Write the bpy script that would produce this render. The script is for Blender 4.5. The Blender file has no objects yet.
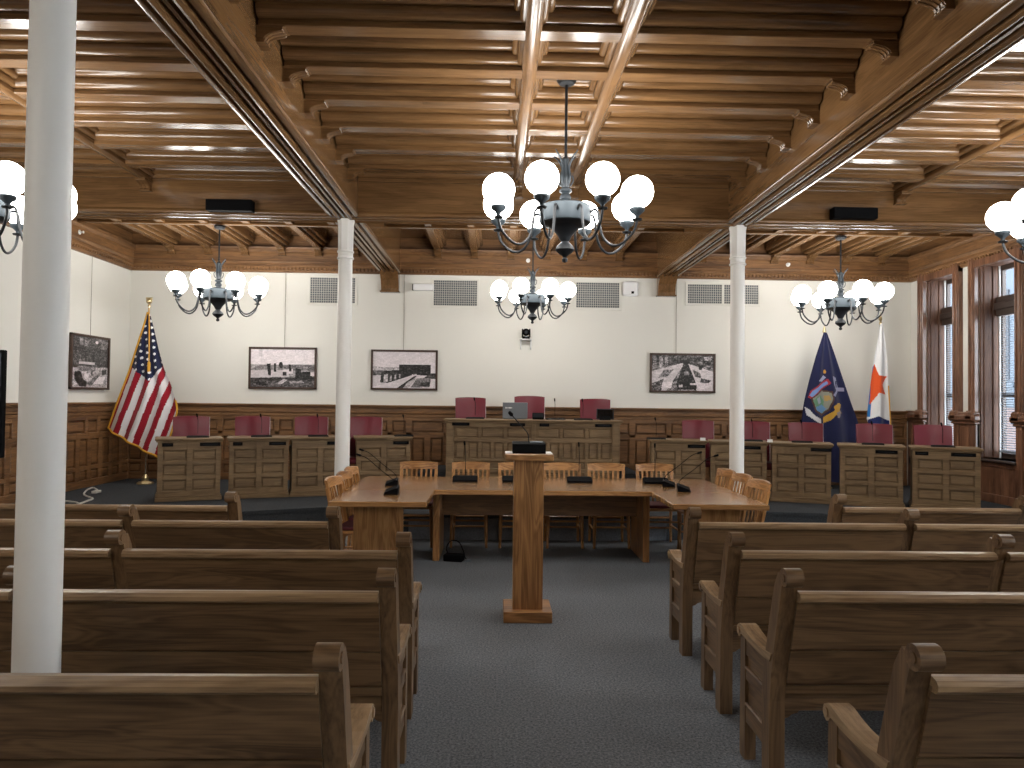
import bpy, bmesh, math, random
from math import pi, sin, cos, tan, radians as R
from mathutils import Vector, Matrix

sc = bpy.context.scene
COL = sc.collection
rnd = random.Random(7)

# ------------------------------------------------------------------ colour
def s2l(c):
    c = c / 255.0
    return c / 12.92 if c <= 0.04045 else ((c + 0.055) / 1.055) ** 2.4
def C(r, g, b, a=1.0):
    return (s2l(r), s2l(g), s2l(b), a)

# ------------------------------------------------------------------ materials
def new_mat(name):
    m = bpy.data.materials.new(name); m.use_nodes = True
    nt = m.node_tree
    b = nt.nodes['Principled BSDF']
    return m, nt, b

def plain(name, col, rough=0.5, metal=0.0, noise=0.0, nscale=20, bump=0.0, coat=0.0, spec=0.5):
    m, nt, b = new_mat(name)
    b.inputs['Roughness'].default_value = rough
    b.inputs['Metallic'].default_value = metal
    b.inputs['Coat Weight'].default_value = coat
    b.inputs['Specular IOR Level'].default_value = spec
    if noise or bump:
        tc = nt.nodes.new('ShaderNodeTexCoord')
        n = nt.nodes.new('ShaderNodeTexNoise'); n.inputs['Scale'].default_value = nscale
        n.inputs['Detail'].default_value = 4
        nt.links.new(tc.outputs['Object'], n.inputs['Vector'])
        mx = nt.nodes.new('ShaderNodeMix'); mx.data_type = 'RGBA'
        mx.inputs['A'].default_value = tuple(c * (1 - noise) for c in col[:3]) + (1,)
        mx.inputs['B'].default_value = tuple(min(1, c * (1 + noise)) for c in col[:3]) + (1,)
        nt.links.new(n.outputs['Fac'], mx.inputs['Factor'])
        nt.links.new(mx.outputs['Result'], b.inputs['Base Color'])
        if bump:
            bp = nt.nodes.new('ShaderNodeBump'); bp.inputs['Strength'].default_value = bump
            bp.inputs['Distance'].default_value = 0.01
            nt.links.new(n.outputs['Fac'], bp.inputs['Height'])
            nt.links.new(bp.outputs['Normal'], b.inputs['Normal'])
    else:
        b.inputs['Base Color'].default_value = col
    return m

def wood(name, dark, light, axis='X', rough=0.4, grain=1.0, coat=0.0, spec=0.5, cathedral=0.5, bump=0.12):
    """procedural oak: long streaks along one axis plus broad cathedral figure"""
    m, nt, b = new_mat(name)
    N, Lk = nt.nodes, nt.links
    tc = N.new('ShaderNodeTexCoord'); oi = N.new('ShaderNodeObjectInfo')
    add = N.new('ShaderNodeVectorMath'); add.operation = 'ADD'
    mul = N.new('ShaderNodeVectorMath'); mul.operation = 'SCALE'
    comb = N.new('ShaderNodeCombineXYZ')
    for k in range(3): Lk.new(oi.outputs['Random'], comb.inputs[k])
    Lk.new(comb.outputs[0], mul.inputs[0]); mul.inputs['Scale'].default_value = 9.0
    Lk.new(tc.outputs['Object'], add.inputs[0]); Lk.new(mul.outputs[0], add.inputs[1])
    def mapped(along, across):
        mp = N.new('ShaderNodeMapping')
        s = [across] * 3; s['XYZ'.index(axis)] = along
        mp.inputs['Scale'].default_value = s
        Lk.new(add.outputs[0], mp.inputs['Vector'])
        return mp
    fine = N.new('ShaderNodeTexNoise'); fine.inputs['Scale'].default_value = 1.0
    fine.inputs['Detail'].default_value = 5; fine.inputs['Roughness'].default_value = 0.65
    Lk.new(mapped(3.0 * grain, 110 * grain).outputs[0], fine.inputs['Vector'])
    big = N.new('ShaderNodeTexNoise'); big.inputs['Scale'].default_value = 1.0
    big.inputs['Detail'].default_value = 2; big.inputs['Distortion'].default_value = 0.6
    Lk.new(mapped(1.1 * grain, 9 * grain).outputs[0], big.inputs['Vector'])
    # contour lines of the broad noise read as cathedral grain
    w1 = N.new('ShaderNodeMath'); w1.operation = 'MULTIPLY'; w1.inputs[1].default_value = 60
    Lk.new(big.outputs['Fac'], w1.inputs[0])
    w2 = N.new('ShaderNodeMath'); w2.operation = 'SINE'; Lk.new(w1.outputs[0], w2.inputs[0])
    w3 = N.new('ShaderNodeMath'); w3.operation = 'MULTIPLY_ADD'
    w3.inputs[1].default_value = 0.16 * cathedral; Lk.new(w2.outputs[0], w3.inputs[0])
    Lk.new(fine.outputs['Fac'], w3.inputs[2])
    w4 = N.new('ShaderNodeMath'); w4.operation = 'MULTIPLY_ADD'; w4.inputs[1].default_value = 0.55
    Lk.new(big.outputs['Fac'], w4.inputs[0])
    w5 = N.new('ShaderNodeMath'); w5.operation = 'MULTIPLY'; w5.inputs[1].default_value = 0.55
    Lk.new(w3.outputs[0], w5.inputs[0]); Lk.new(w5.outputs[0], w4.inputs[2])
    cr = N.new('ShaderNodeValToRGB')
    cr.color_ramp.elements[0].position = 0.40; cr.color_ramp.elements[0].color = dark
    cr.color_ramp.elements[1].position = 0.66; cr.color_ramp.elements[1].color = light
    Lk.new(w4.outputs[0], cr.inputs[0]); Lk.new(cr.outputs[0], b.inputs['Base Color'])
    b.inputs['Roughness'].default_value = rough
    b.inputs['Coat Weight'].default_value = coat
    b.inputs['Coat Roughness'].default_value = 0.12
    b.inputs['Specular IOR Level'].default_value = spec
    bp = N.new('ShaderNodeBump'); bp.inputs['Strength'].default_value = bump
    bp.inputs['Distance'].default_value = 0.004
    Lk.new(fine.outputs['Fac'], bp.inputs['Height']); Lk.new(bp.outputs['Normal'], b.inputs['Normal'])
    return m

def emis(name, col, strength):
    m, nt, b = new_mat(name)
    b.inputs['Base Color'].default_value = (0.8, 0.8, 0.8, 1)
    b.inputs['Emission Color'].default_value = col
    b.inputs['Emission Strength'].default_value = strength
    return m

def painted(name, rough=0.5, spec=0.5, sheen=0.0):
    m, nt, b = new_mat(name)
    a = nt.nodes.new('ShaderNodeAttribute'); a.attribute_name = 'pattern'
    nt.links.new(a.outputs['Color'], b.inputs['Base Color'])
    b.inputs['Roughness'].default_value = rough
    b.inputs['Specular IOR Level'].default_value = spec
    b.inputs['Sheen Weight'].default_value = sheen
    return m

def carpet_mat(name, a, bcol):
    m, nt, b = new_mat(name)
    N, Lk = nt.nodes, nt.links
    tc = N.new('ShaderNodeTexCoord')
    n1 = N.new('ShaderNodeTexNoise'); n1.inputs['Scale'].default_value = 75; n1.inputs['Detail'].default_value = 6
    n1.inputs['Roughness'].default_value = 0.8
    n2 = N.new('ShaderNodeTexNoise'); n2.inputs['Scale'].default_value = 1.3; n2.inputs['Detail'].default_value = 3
    Lk.new(tc.outputs['Object'], n1.inputs['Vector']); Lk.new(tc.outputs['Object'], n2.inputs['Vector'])
    cr = N.new('ShaderNodeValToRGB')
    cr.color_ramp.elements[0].position = 0.33; cr.color_ramp.elements[0].color = a
    cr.color_ramp.elements[1].position = 0.68; cr.color_ramp.elements[1].color = bcol
    Lk.new(n1.outputs['Fac'], cr.inputs[0])
    mx = N.new('ShaderNodeMix'); mx.data_type = 'RGBA'; mx.blend_type = 'MULTIPLY'
    mx.inputs['Factor'].default_value = 0.35
    Lk.new(cr.outputs[0], mx.inputs['A']); Lk.new(n2.outputs['Fac'], mx.inputs['B'])
    Lk.new(mx.outputs['Result'], b.inputs['Base Color'])
    b.inputs['Roughness'].default_value = 0.95
    b.inputs['Specular IOR Level'].default_value = 0.15
    bp = N.new('ShaderNodeBump'); bp.inputs['Strength'].default_value = 0.4; bp.inputs['Distance'].default_value = 0.004
    Lk.new(n1.outputs['Fac'], bp.inputs['Height']); Lk.new(bp.outputs['Normal'], b.inputs['Normal'])
    return m

M = {}
CEIL_D, CEIL_L = C(93, 67, 41), C(127, 94, 60)
for ax in 'XYZ':
    M['ceil' + ax] = wood('ceiling_oak_' + ax, CEIL_D, CEIL_L, ax, 0.22, coat=0.15, spec=0.5, cathedral=.25, bump=.03)
    M['pew' + ax] = wood('pew_oak_' + ax, C(84, 63, 44), C(128, 101, 72), ax, 0.36, spec=0.5, cathedral=.7)
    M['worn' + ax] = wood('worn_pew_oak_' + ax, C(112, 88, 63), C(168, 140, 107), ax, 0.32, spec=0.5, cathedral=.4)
    M['desk' + ax] = wood('desk_oak_' + ax, C(103, 83, 60), C(138, 114, 84), ax, 0.5, spec=0.35)
    M['gold' + ax] = wood('golden_oak_' + ax, C(136, 92, 50), C(192, 140, 86), ax, 0.3, coat=0.25, cathedral=0.9)
    M['table' + ax] = wood('table_oak_' + ax, C(118, 83, 48), C(172, 128, 82), ax, 0.2, coat=0.4)
    M['wain' + ax] = wood('wainscot_oak_' + ax, C(88, 61, 38), C(136, 98, 62), ax, 0.42)
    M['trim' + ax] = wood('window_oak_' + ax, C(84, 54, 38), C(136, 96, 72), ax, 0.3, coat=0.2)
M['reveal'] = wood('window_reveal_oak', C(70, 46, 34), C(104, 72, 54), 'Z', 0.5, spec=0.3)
M['paint'] = plain('wall_paint', C(226, 225, 218), 0.75, noise=0.015, nscale=1.2)
M['column'] = plain('column_paint', C(236, 235, 231), 0.45, noise=0.025, nscale=9, bump=0.08)
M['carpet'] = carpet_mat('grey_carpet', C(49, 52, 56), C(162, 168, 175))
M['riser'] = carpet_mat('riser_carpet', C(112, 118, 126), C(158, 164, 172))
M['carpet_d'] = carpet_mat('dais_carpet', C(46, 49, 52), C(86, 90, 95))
M['iron'] = plain('dark_bronze', C(34, 37, 41), 0.5, 0.4)
M['pewter'] = plain('pewter_metal', C(60, 69, 76), 0.6, 0.3)
M['stem'] = plain('stem_metal', C(44, 51, 57), 0.55, 0.3)
M['globe'] = emis('lit_white_glass', (1.0, 0.965, 0.905, 1), 14.0)
M['black'] = plain('black_plastic', C(11, 11, 13), 0.75, spec=0.08)
M['dgrey'] = plain('dark_grey_plastic', C(40, 43, 48), 0.6, spec=0.15)
M['screen'] = plain('screen_glass', C(8, 9, 11), 0.12)
M['silver'] = plain('silver_plastic', C(118, 124, 131), 0.45, 0.2)
M['white'] = plain('white_plastic', C(235, 236, 238), 0.4)
M['frame'] = plain('picture_frame_brown', C(62, 40, 28), 0.4, noise=0.15, nscale=30)
M['leather'] = plain('burgundy_leather', C(106, 20, 38), 0.38, noise=0.06, nscale=40, bump=0.05)
M['cushion'] = plain('maroon_cushion', C(92, 22, 36), 0.7)
M['chairbase'] = plain('chair_base', C(40, 40, 42), 0.4, 0.3)
M['glint'] = plain('edge_glint', C(214, 208, 212), 0.35, 0.3)  # pale colour standing in for light reflected off the chair edges
M['brass'] = plain('brass', C(206, 188, 146), 0.3, 0.9)
M['brassp'] = plain('pole_metal', C(176, 170, 156), 0.25, 0.9)
M['gold_fringe'] = plain('gold_fringe', C(214, 158, 44), 0.7, noise=0.15, nscale=80)
M['wire'] = plain('picture_wire', C(158, 152, 142), 0.5, 0.2)
M['cable'] = plain('white_cable', C(214, 212, 206), 0.5)
M['ventgrid'] = plain('vent_grid', C(196, 194, 188), 0.5)
M['ventback'] = plain('vent_backing', C(92, 99, 104), 0.8)
M['flag'] = painted('flag_cloth', 0.75, 0.2, 0.2)
M['print'] = painted('photo_print', 0.3, 0.4)
M['sash'] = plain('sash_paint', C(64, 52, 46), 0.4)
M['sashw'] = plain('white_sash_edge', C(220, 220, 222), 0.4)
M['blind'] = plain('blind_slats', C(120, 128, 138), 0.5)
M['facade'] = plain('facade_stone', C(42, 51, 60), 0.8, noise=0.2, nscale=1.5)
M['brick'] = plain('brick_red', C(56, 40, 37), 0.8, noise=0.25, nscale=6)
def glass_mat():
    m = bpy.data.materials.new('window_glass'); m.use_nodes = True
    nt = m.node_tree; nt.nodes.clear()
    o = nt.nodes.new('ShaderNodeOutputMaterial'); t = nt.nodes.new('ShaderNodeBsdfTransparent')
    g = nt.nodes.new('ShaderNodeBsdfGlossy'); g.inputs['Roughness'].default_value = 0.02
    mx = nt.nodes.new('ShaderNodeMixShader'); mx.inputs[0].default_value = 0.07
    t.inputs['Color'].default_value = (0.93, 0.97, 1, 1)
    nt.links.new(t.outputs[0], mx.inputs[1]); nt.links.new(g.outputs[0], mx.inputs[2])
    nt.links.new(mx.outputs[0], o.inputs[0])
    return m
M['glass'] = glass_mat()

# ------------------------------------------------------------------ mesh builder
CORN = [(a, b, c) for a in (0, 1) for b in (0, 1) for c in (0, 1)]
def _chamfer_topo():
    idx = {}
    for ci, c in enumerate(CORN):
        for ax in range(3): idx[(c, ax)] = ci * 3 + ax
    F = []
    for ax in range(3):
        o = [k for k in range(3) if k != ax]
        for s in (0, 1):
            q = []
            for (p, r) in ((0, 0), (1, 0), (1, 1), (0, 1)):
                c = [0, 0, 0]; c[ax] = s; c[o[0]] = p; c[o[1]] = r
                q.append(idx[(tuple(c), ax)])
            F.append(q)
    for cax in range(3):
        o = [k for k in range(3) if k != cax]
        for p in (0, 1):
            for r in (0, 1):
                c0 = [0, 0, 0]; c0[o[0]] = p; c0[o[1]] = r; c1 = list(c0); c1[cax] = 1
                F.append([idx[(tuple(c0), o[0])], idx[(tuple(c1), o[0])], idx[(tuple(c1), o[1])], idx[(tuple(c0), o[1])]])
    for c in CORN: F.append([idx[(c, 0)], idx[(c, 1)], idx[(c, 2)]])
    return F
CHF = _chamfer_topo()

class MB:
    def __init__(s): s.v = []; s.f = []; s.sm = []
    def add(s, vs, fs, smooth=False, T=None):
        o = len(s.v)
        if T is not None: vs = [T @ Vector(v) for v in vs]
        s.v += [tuple(v) for v in vs]
        s.f += [tuple(i + o for i in f) for f in fs]
        s.sm += [smooth] * len(fs)
        return s
    def box(s, x0, x1, y0, y1, z0, z1, b=0.003, T=None):
        lo = [min(x0, x1), min(y0, y1), min(z0, z1)]; hi = [max(x0, x1), max(y0, y1), max(z0, z1)]
        b = min(b, *[(hi[k] - lo[k]) * 0.3 for k in range(3)])
        vs = []
        for c in CORN:
            for ax in range(3):
                p = []
                for k in range(3):
                    e = hi[k] if c[k] else lo[k]
                    if k != ax: e += -b if c[k] else b
                    p.append(e)
                vs.append(p)
        return s.add(vs, CHF, False, T)
    def prism(s, prof, axis, a, b, closed=True, caps=True, smooth=False, T=None):
        def P(p, t):
            return {'x': (t, p[0], p[1]), 'y': (p[0], t, p[1]), 'z': (p[0], p[1], t)}[axis]
        n = len(prof)
        vs = [P(p, a) for p in prof] + [P(p, b) for p in prof]
        fs = [(i, (i + 1) % n, n + (i + 1) % n, n + i) for i in range(n if closed else n - 1)]
        s.add(vs, fs, smooth, T)
        if caps and closed:
            s.add(vs, [tuple(range(n)), tuple(range(n, 2 * n))], False, T)
        return s
    def lathe(s, prof, c=(0, 0, 0), n=20, smooth=True, T=None, ph=0.0):
        vs = []; fs = []
        for (r, z) in prof:
            for k in range(n):
                a = 2 * pi * k / n + ph
                vs.append((c[0] + r * cos(a), c[1] + r * sin(a), c[2] + z))
        for i in range(len(prof) - 1):
            for k in range(n):
                fs.append((i * n + k, i * n + (k + 1) % n, (i + 1) * n + (k + 1) % n, (i + 1) * n + k))
        return s.add(vs, fs, smooth, T)
    def cyl(s, p0, p1, r, n=12, r1=None):
        return s.tube([p0, p1], [r, r if r1 is None else r1], n)
    def tube(s, pts, r, n=8, caps=True):
        pts = [Vector(p) for p in pts]
        if not isinstance(r, (list, tuple)): r = [r] * len(pts)
        vs = []; fs = []
        t = (pts[1] - pts[0]).normalized()
        u = t.orthogonal().normalized()
        for i, p in enumerate(pts):
            if i == 0: d = pts[1] - pts[0]
            elif i == len(pts) - 1: d = pts[-1] - pts[-2]
            else: d = pts[i + 1] - pts[i - 1]
            d.normalize()
            u = (u - d * u.dot(d)).normalized(); w = d.cross(u)
            for k in range(n):
                a = 2 * pi * k / n
                vs.append(p + (u * cos(a) + w * sin(a)) * r[i])
        for i in range(len(pts) - 1):
            for k in range(n):
                fs.append((i * n + k, i * n + (k + 1) % n, (i + 1) * n + (k + 1) % n, (i + 1) * n + k))
        s.add(vs, fs, True)
        if caps:
            m = len(pts) - 1
            s.add(vs, [tuple(range(n)), tuple(m * n + k for k in range(n))], False)
        return s
    def mesh(s, name):
        me = bpy.data.meshes.new(name)
        me.from_pydata(s.v, [], s.f)
        me.polygons.foreach_set('use_smooth', s.sm)
        bm = bmesh.new(); bm.from_mesh(me)
        bmesh.ops.recalc_face_normals(bm, faces=bm.faces)
        bm.to_mesh(me); bm.free()
        me.update()
        if any(s.sm): me.set_sharp_from_angle(angle=R(38))
        return me

def ball(r, n=16, m=9, sq=1.0):
    return [(r * sin(pi * i / m), -r * sq * cos(pi * i / m)) for i in range(m + 1)]

def spline(pts, k=6):
    """Catmull-Rom through the points"""
    P = [Vector(p) for p in pts]; P = [2 * P[0] - P[1]] + P + [2 * P[-1] - P[-2]]
    out = []
    for i in range(1, len(P) - 2):
        for j in range(k):
            t = j / k
            a, b, c, d = P[i - 1], P[i], P[i + 1], P[i + 2]
            out.append(0.5 * ((2 * b) + (c - a) * t + (2 * a - 5 * b + 4 * c - d) * t * t + (3 * b - a - 3 * c + d) * t ** 3))
    out.append(P[-2])
    return out

def obj(name, mb, mat, parent=None, loc=(0, 0, 0), rz=0.0):
    me = mb.mesh(name) if isinstance(mb, MB) else mb
    if not me.materials: me.materials.append(mat)
    o = bpy.data.objects.new(name, me)
    COL.objects.link(o)
    o.location = loc; o.rotation_euler = (0, 0, rz)
    if parent: o.parent = parent
    return o
def tag(o, label, cat, group=None):
    o['label'] = label; o['category'] = cat
    if group: o['group'] = group
    return o
def thing(name, label, cat, loc=(0, 0, 0), rz=0.0, group=None):
    o = bpy.data.objects.new(name, None); COL.objects.link(o)
    o.empty_display_size = 0.1
    o.location = loc; o.rotation_euler = (0, 0, rz)
    return tag(o, label, cat, group)
def struct(name, mb, mat, parent=None, loc=(0, 0, 0)):
    o = obj(name, mb, mat, parent, loc)
    if not parent: o['kind'] = 'structure'
    return o
def copy_tree(o, parent=None):
    c = o.copy(); COL.objects.link(c); c.parent = parent
    for ch in o.children: copy_tree(ch, c)
    return c
def dup(root, label, loc, rz=0.0, group=None):
    c = copy_tree(root); c.location = loc; c.rotation_euler = (0, 0, rz); c['label'] = label
    if group: c['group'] = group
    return c

def colour_mesh(me, fn):
    """fn(face index) -> linear rgba, stored per corner in the 'pattern' attribute"""
    at = me.color_attributes.new('pattern', 'FLOAT_COLOR', 'CORNER')
    buf = []
    for p in me.polygons:
        c = fn(p.index)
        buf += list(c[:3]) + [1.0]
        for _ in range(p.loop_total - 1): buf += list(c[:3]) + [1.0]
    at.data.foreach_set('color', buf)

def inside(poly, x, y):
    r = False; n = len(poly); j = n - 1
    for i in range(n):
        xi, yi = poly[i]; xj, yj = poly[j]
        if (yi > y) != (yj > y) and x < (xj - xi) * (y - yi) / (yj - yi) + xi: r = not r
        j = i
    return r
def paint(shapes, x, y, base):
    for kind, data, col in reversed(shapes):
        if kind == 'p':
            if inside(data, x, y): return col
        else:
            cx, cy, rx, ry = data
            if ((x - cx) / rx) ** 2 + ((y - cy) / ry) ** 2 < 1: return col
    return base

# ------------------------------------------------------------------ dimensions
XL, XR, YB, YF = -6.03, 7.0, 12.3, -2.6
ZC = 4.32          # panel boards of the ceiling
ZJ = 4.09          # underside of joists
ZG = 3.72          # underside of girders
GX = (-1.755, 2.831)
BY = (2.72, 8.6)
DZ = 0.30          # dais height
WZ = 1.545         # top of the wainscot
XW = 6.93

# ------------------------------------------------------------------ setting
struct('floor', MB().box(XL - .2, XR + .2, YF - .2, YB + .2, -.12, 0, .001), M['carpet'])
struct('wall_back', MB().box(XL - .2, XR + .6, YB, YB + .2, -.1, 4.6, .001), M['paint'])
struct('wall_left', MB().box(XL - .2, XL, YF, YB, -.1, 4.6, .001), M['paint'])
struct('wall_front', MB().box(XL - .2, XR + .6, YF - .2, YF, -.1, 4.6, .001), M['paint'])
WIN = [(11.06, 11.84), (9.72, 10.54), (8.38, 9.20), (6.0, 6.9), (4.2, 5.1), (2.4, 3.3), (.6, 1.5), (-1.2, -.3)]       # openings along Y
WZ0, WZ1 = 0.90, 3.70
w = MB()
T_ = .36
ys = [YF]
for a, b_ in sorted(WIN): ys += [a, b_]
ys.append(YB)
for k in range(0, len(ys), 2): w.box(XR, XR + T_, ys[k], ys[k + 1], -.1, 4.6, .001)
for a, b_ in WIN:
    w.box(XR, XR + T_, a, b_, -.1, WZ0, .001); w.box(XR, XR + T_, a, b_, WZ1, 4.6, .001)
struct('wall_right', w, M['paint'])

# dais: curved low platform under the desks
edge = [(-6.03, 7.45), (-5.2, 7.9), (-4.3, 8.33), (-3.6, 8.6), (-3.0, 8.83), (-2.5, 9.08), (-2.1, 9.26), (-1.55, 9.12), (-1.25, 8.87),
        (-1.0, 8.785), (2.05, 8.785), (2.35, 8.9), (2.6, 9.1), (3.1, 9.2), (3.6, 9.16), (4.05, 9.08), (4.7, 8.92), (5.4, 8.66), (6.2, 8.25), (7.0, 7.8)]
d = MB()
d.prism(edge + [(7.0, 12.3), (-6.03, 12.3)], 'z', 0, DZ - .04)
lip = [(x, y - .02) for x, y in edge]
d.prism(lip + [(7.0, 12.3), (-6.03, 12.3)], 'z', DZ - .04, DZ)
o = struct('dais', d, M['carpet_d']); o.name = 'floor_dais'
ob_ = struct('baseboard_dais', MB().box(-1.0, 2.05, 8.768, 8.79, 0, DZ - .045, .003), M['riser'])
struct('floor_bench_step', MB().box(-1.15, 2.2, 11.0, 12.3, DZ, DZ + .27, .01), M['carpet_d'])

# ------------------------------------------------------------------ ceiling
def joist_profile(c, zj, hb=.07, r=(.055, .062), rise=1.05, bulge=0):
    """half profile from the soffit up: flat soffit, quirk, then rounded ovolos stepping back to the boards"""
    L = [(hb - .006, zj), (hb, zj + .006), (hb, zj + .03)]
    x, z = hb, zj + .03
    for q in r:
        x -= .006
        L += [(x, z), (x, z + .012), (x + .016, z + .012)]
        x += .016; z += .012
        for k in range(1, 7):
            a = pi / 2 * k / 6
            L.append((x + q * sin(a), z + q * rise * (1 - cos(a))))
        x += q; z += q * rise
        L.append((x, z + .006)); z += .006
    L.append((x - .004, z)); L.append((x - .004, ZC))
    if bulge: L = [(hb * .25, zj - bulge), (hb * .6, zj - bulge * .75)] + L
    return [(c - x, z) for x, z in reversed(L)] + [(c + x, z) for x, z in L]
ceil = MB().box(XL - .2, XR + .6, YF - .2, YB + .2, ZC, ZC + .15, .001)
ceiling = struct('ceiling', ceil, M['ceilX'])
def joist_x(y, x0, x1, zj=ZJ, *a):
    obj('joist', MB().prism(joist_profile(y, zj, *a), 'x', x0, x1, closed=False, smooth=True), M['ceilX'], ceiling)
def joist_y(x, y0, y1, zj=ZJ, *a):
    obj('joist', MB().prism(joist_profile(x, zj, *a), 'y', y0, y1, closed=False, smooth=True), M['ceilY'], ceiling)
GH = .175
spans = [(XL, GX[0] - GH), (GX[0] + GH, GX[1] - GH), (GX[1] + GH, XR)]
JY = [8.5 - .6 * k for k in range(1, 10)]
for y in JY:
    for a, b_ in spans: joist_x(y, a, b_)
# rows of half joists against the cross beams
for a, b_ in spans: joist_x(8.43, a, b_, ZJ + .03, .02)
BX = {0: [-5.32, -4.72, -4.12, -3.52, -2.92, -2.32], 1: [-.97, -.37, .23, .83, 1.43, 2.03],
      2: [3.42, 4.02, 4.62, 5.22, 5.82, 6.42]}
for k in BX:
    for x in BX[k]: joist_y(x, 8.75, 12.2, ZJ, .052, (.034, .034))
    a, b_ = spans[k]
    joist_x(10.5, a, b_, ZJ - .012, .04, (.012,))
RIBS = [.225, .865, -3.98, 4.66]
for x in RIBS: joist_y(x, 2.88, 8.46, ZJ - .002, .056, (.03, .03), 1.05, .014)

def corbel(mb, T):
    """scrolled bracket: local y runs out from the face it is fixed to, z up, top at z=0"""
    pr = [(0, 0), (.17, 0), (.175, -.03), (.165, -.05), (.13, -.062), (.09, -.08), (.062, -.11), (.05, -.145), (.058, -.165), (.05, -.185), (0, -.185)]
    T = T @ Matrix.Diagonal((1, .98, .58, 1))
    mb.prism(pr, 'x', -.055, .055, T=T)
    for x in (-.035, 0, .035):
        mb.prism([(p[0] + .006 if p[1] < -.04 else p[0], p[1] - (.004 if p[1] < -.04 else 0)) for p in pr], 'x', x - .009, x + .009, T=T)
    mb.box(-.066, .066, 0, .065, -.20, -.182, .003, T=T)
    mb.box(-.066, .066, 0, .19, -.014, .002, .003, T=T)
def girder_prof(c, zt=ZC):
    L = [(.160, zt), (.160, 3.785), (.167, 3.78), (.176, 3.77), (.178, 3.755), (.172, 3.745), (.172, 3.735),
         (.150, 3.725), (.128, 3.725), (.122, 3.752), (.098, 3.752), (.092, 3.718), (.070, 3.706), (.046, 3.718), (.040, 3.752), (.018, 3.752), (.012, 3.722)]
    return [(c - x, z) for x, z in L] + [(c + x, z) for x, z in reversed(L)]
tn = 1
for gi, x in enumerate(GX):
    g = struct('trim_%d' % tn, MB().prism(girder_prof(x), 'y', YF, YB, closed=False, smooth=True), M['ceilY']); tn += 1
    g['label'] = ['long oak ceiling girder over the left row of white columns', 'long oak ceiling girder over the right row of white columns'][gi]
    inn = 1 if gi == 0 else -1
    for y in JY:
        for sgn in (inn, -inn):
            mb = MB()
            corbel(mb, Matrix.Translation((x + sgn * .158, y, ZJ + .002)) @ Matrix.Rotation(-pi / 2 if sgn > 0 else pi / 2, 4, 'Z'))
            obj('corbel', mb, M['ceilX'], g)
    # wall bracket that receives the girder
    mb = MB()
    pr = [(YB, 3.80), (YB - .30, 3.80), (YB - .27, 3.72), (YB - .14, 3.60), (YB - .10, 3.47), (YB - .10, 3.42), (YB, 3.42)]
    mb.prism(pr, 'x', x - .145, x + .145)
    for k in range(-2, 3): mb.prism([(p[0] - .008, p[1]) for p in pr[1:5]] + [(YB - .05, 3.5), (YB - .1, 3.75)], 'x', x + k * .052 - .014, x + k * .052 + .014)
    mb.box(x - .16, x + .16, YB - .13, YB, 3.405, 3.43, .004)
    obj('wall_bracket', mb, M['ceilY'], g)
for bi, y in enumerate(BY):
    b2 = MB()
    pf = [(p[0] * .92 + y * .08 if False else p[0], p[1]) for p in girder_prof(y)]
    b2.prism(pf, 'x', XL, XR, closed=False, smooth=True)
    t = struct('trim_%d' % tn, b2, M['ceilX']); tn += 1
    t['label'] = ['oak cross beam above the near white column', 'oak cross beam above the far pair of white columns'][bi]
    for x in (RIBS if bi == 1 else []):
        mb = MB(); corbel(mb, Matrix.Translation((x, y - .158, ZJ - .01)) @ Matrix.Rotation(pi, 4, 'Z'))
        obj('corbel', mb, M['ceilY'], t)
# cornices
CP = [(0, 3.715), (.035, 3.715), (.045, 3.735), (.045, 3.748), (.095, 3.80), (.095, 3.822), (.085, 3.83), (.085, 3.845), (.105, 3.86), (.118, 3.885), (.10, 3.90),
      (.10, 4.03), (.125, 4.04), (.145, 4.07), (.145, 4.09), (.15, 4.115), (.03, 4.13), (.03, ZC), (0, ZC)]
def dentils(mb, axis, a, b, face):
    n = int((b - a) / .062)
    for k in range(n):
        t = a + (k + .5) * (b - a) / n
        if axis == 'x': mb.box(t - .017, t + .017, face - .088, face - .03, 3.752, 3.795, .002)
        elif axis == '+': mb.box(face + .03, face + .088, t - .017, t + .017, 3.752, 3.795, .002)
        else: mb.box(face - .088, face - .03, t - .017, t + .017, 3.752, 3.795, .002)
mb = MB().prism([(YB - p, z) for p, z in CP], 'x', XL, XR); dentils(mb, 'x', XL, XR, YB)
c1 = struct('trim_%d' % tn, mb, M['wainX']); tn += 1; c1['label'] = 'oak cornice with dentils along the back wall'
for k in BX:
    for x in BX[k]:
        mb = MB(); corbel(mb, Matrix.Translation((x, YB - .10, ZJ + .002)) @ Matrix.Rotation(pi, 4, 'Z'))
        obj('corbel', mb, M['ceilY'], c1)
mb = MB().prism([(XL + p, z) for p, z in CP], 'y', YF, YB); dentils(mb, '+', 4.0, YB, XL)
c2 = struct('trim_%d' % tn, mb, M['wainY']); tn += 1; c2['label'] = 'oak cornice with dentils along the left wall'
mb = MB().prism([(XR - p, z) for p, z in CP], 'y', YF, YB); dentils(mb, '-', 4.0, YB, XR)
c3 = struct('trim_%d' % tn, mb, M['wainY']); tn += 1; c3['label'] = 'oak cornice with dentils above the windows'

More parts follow.
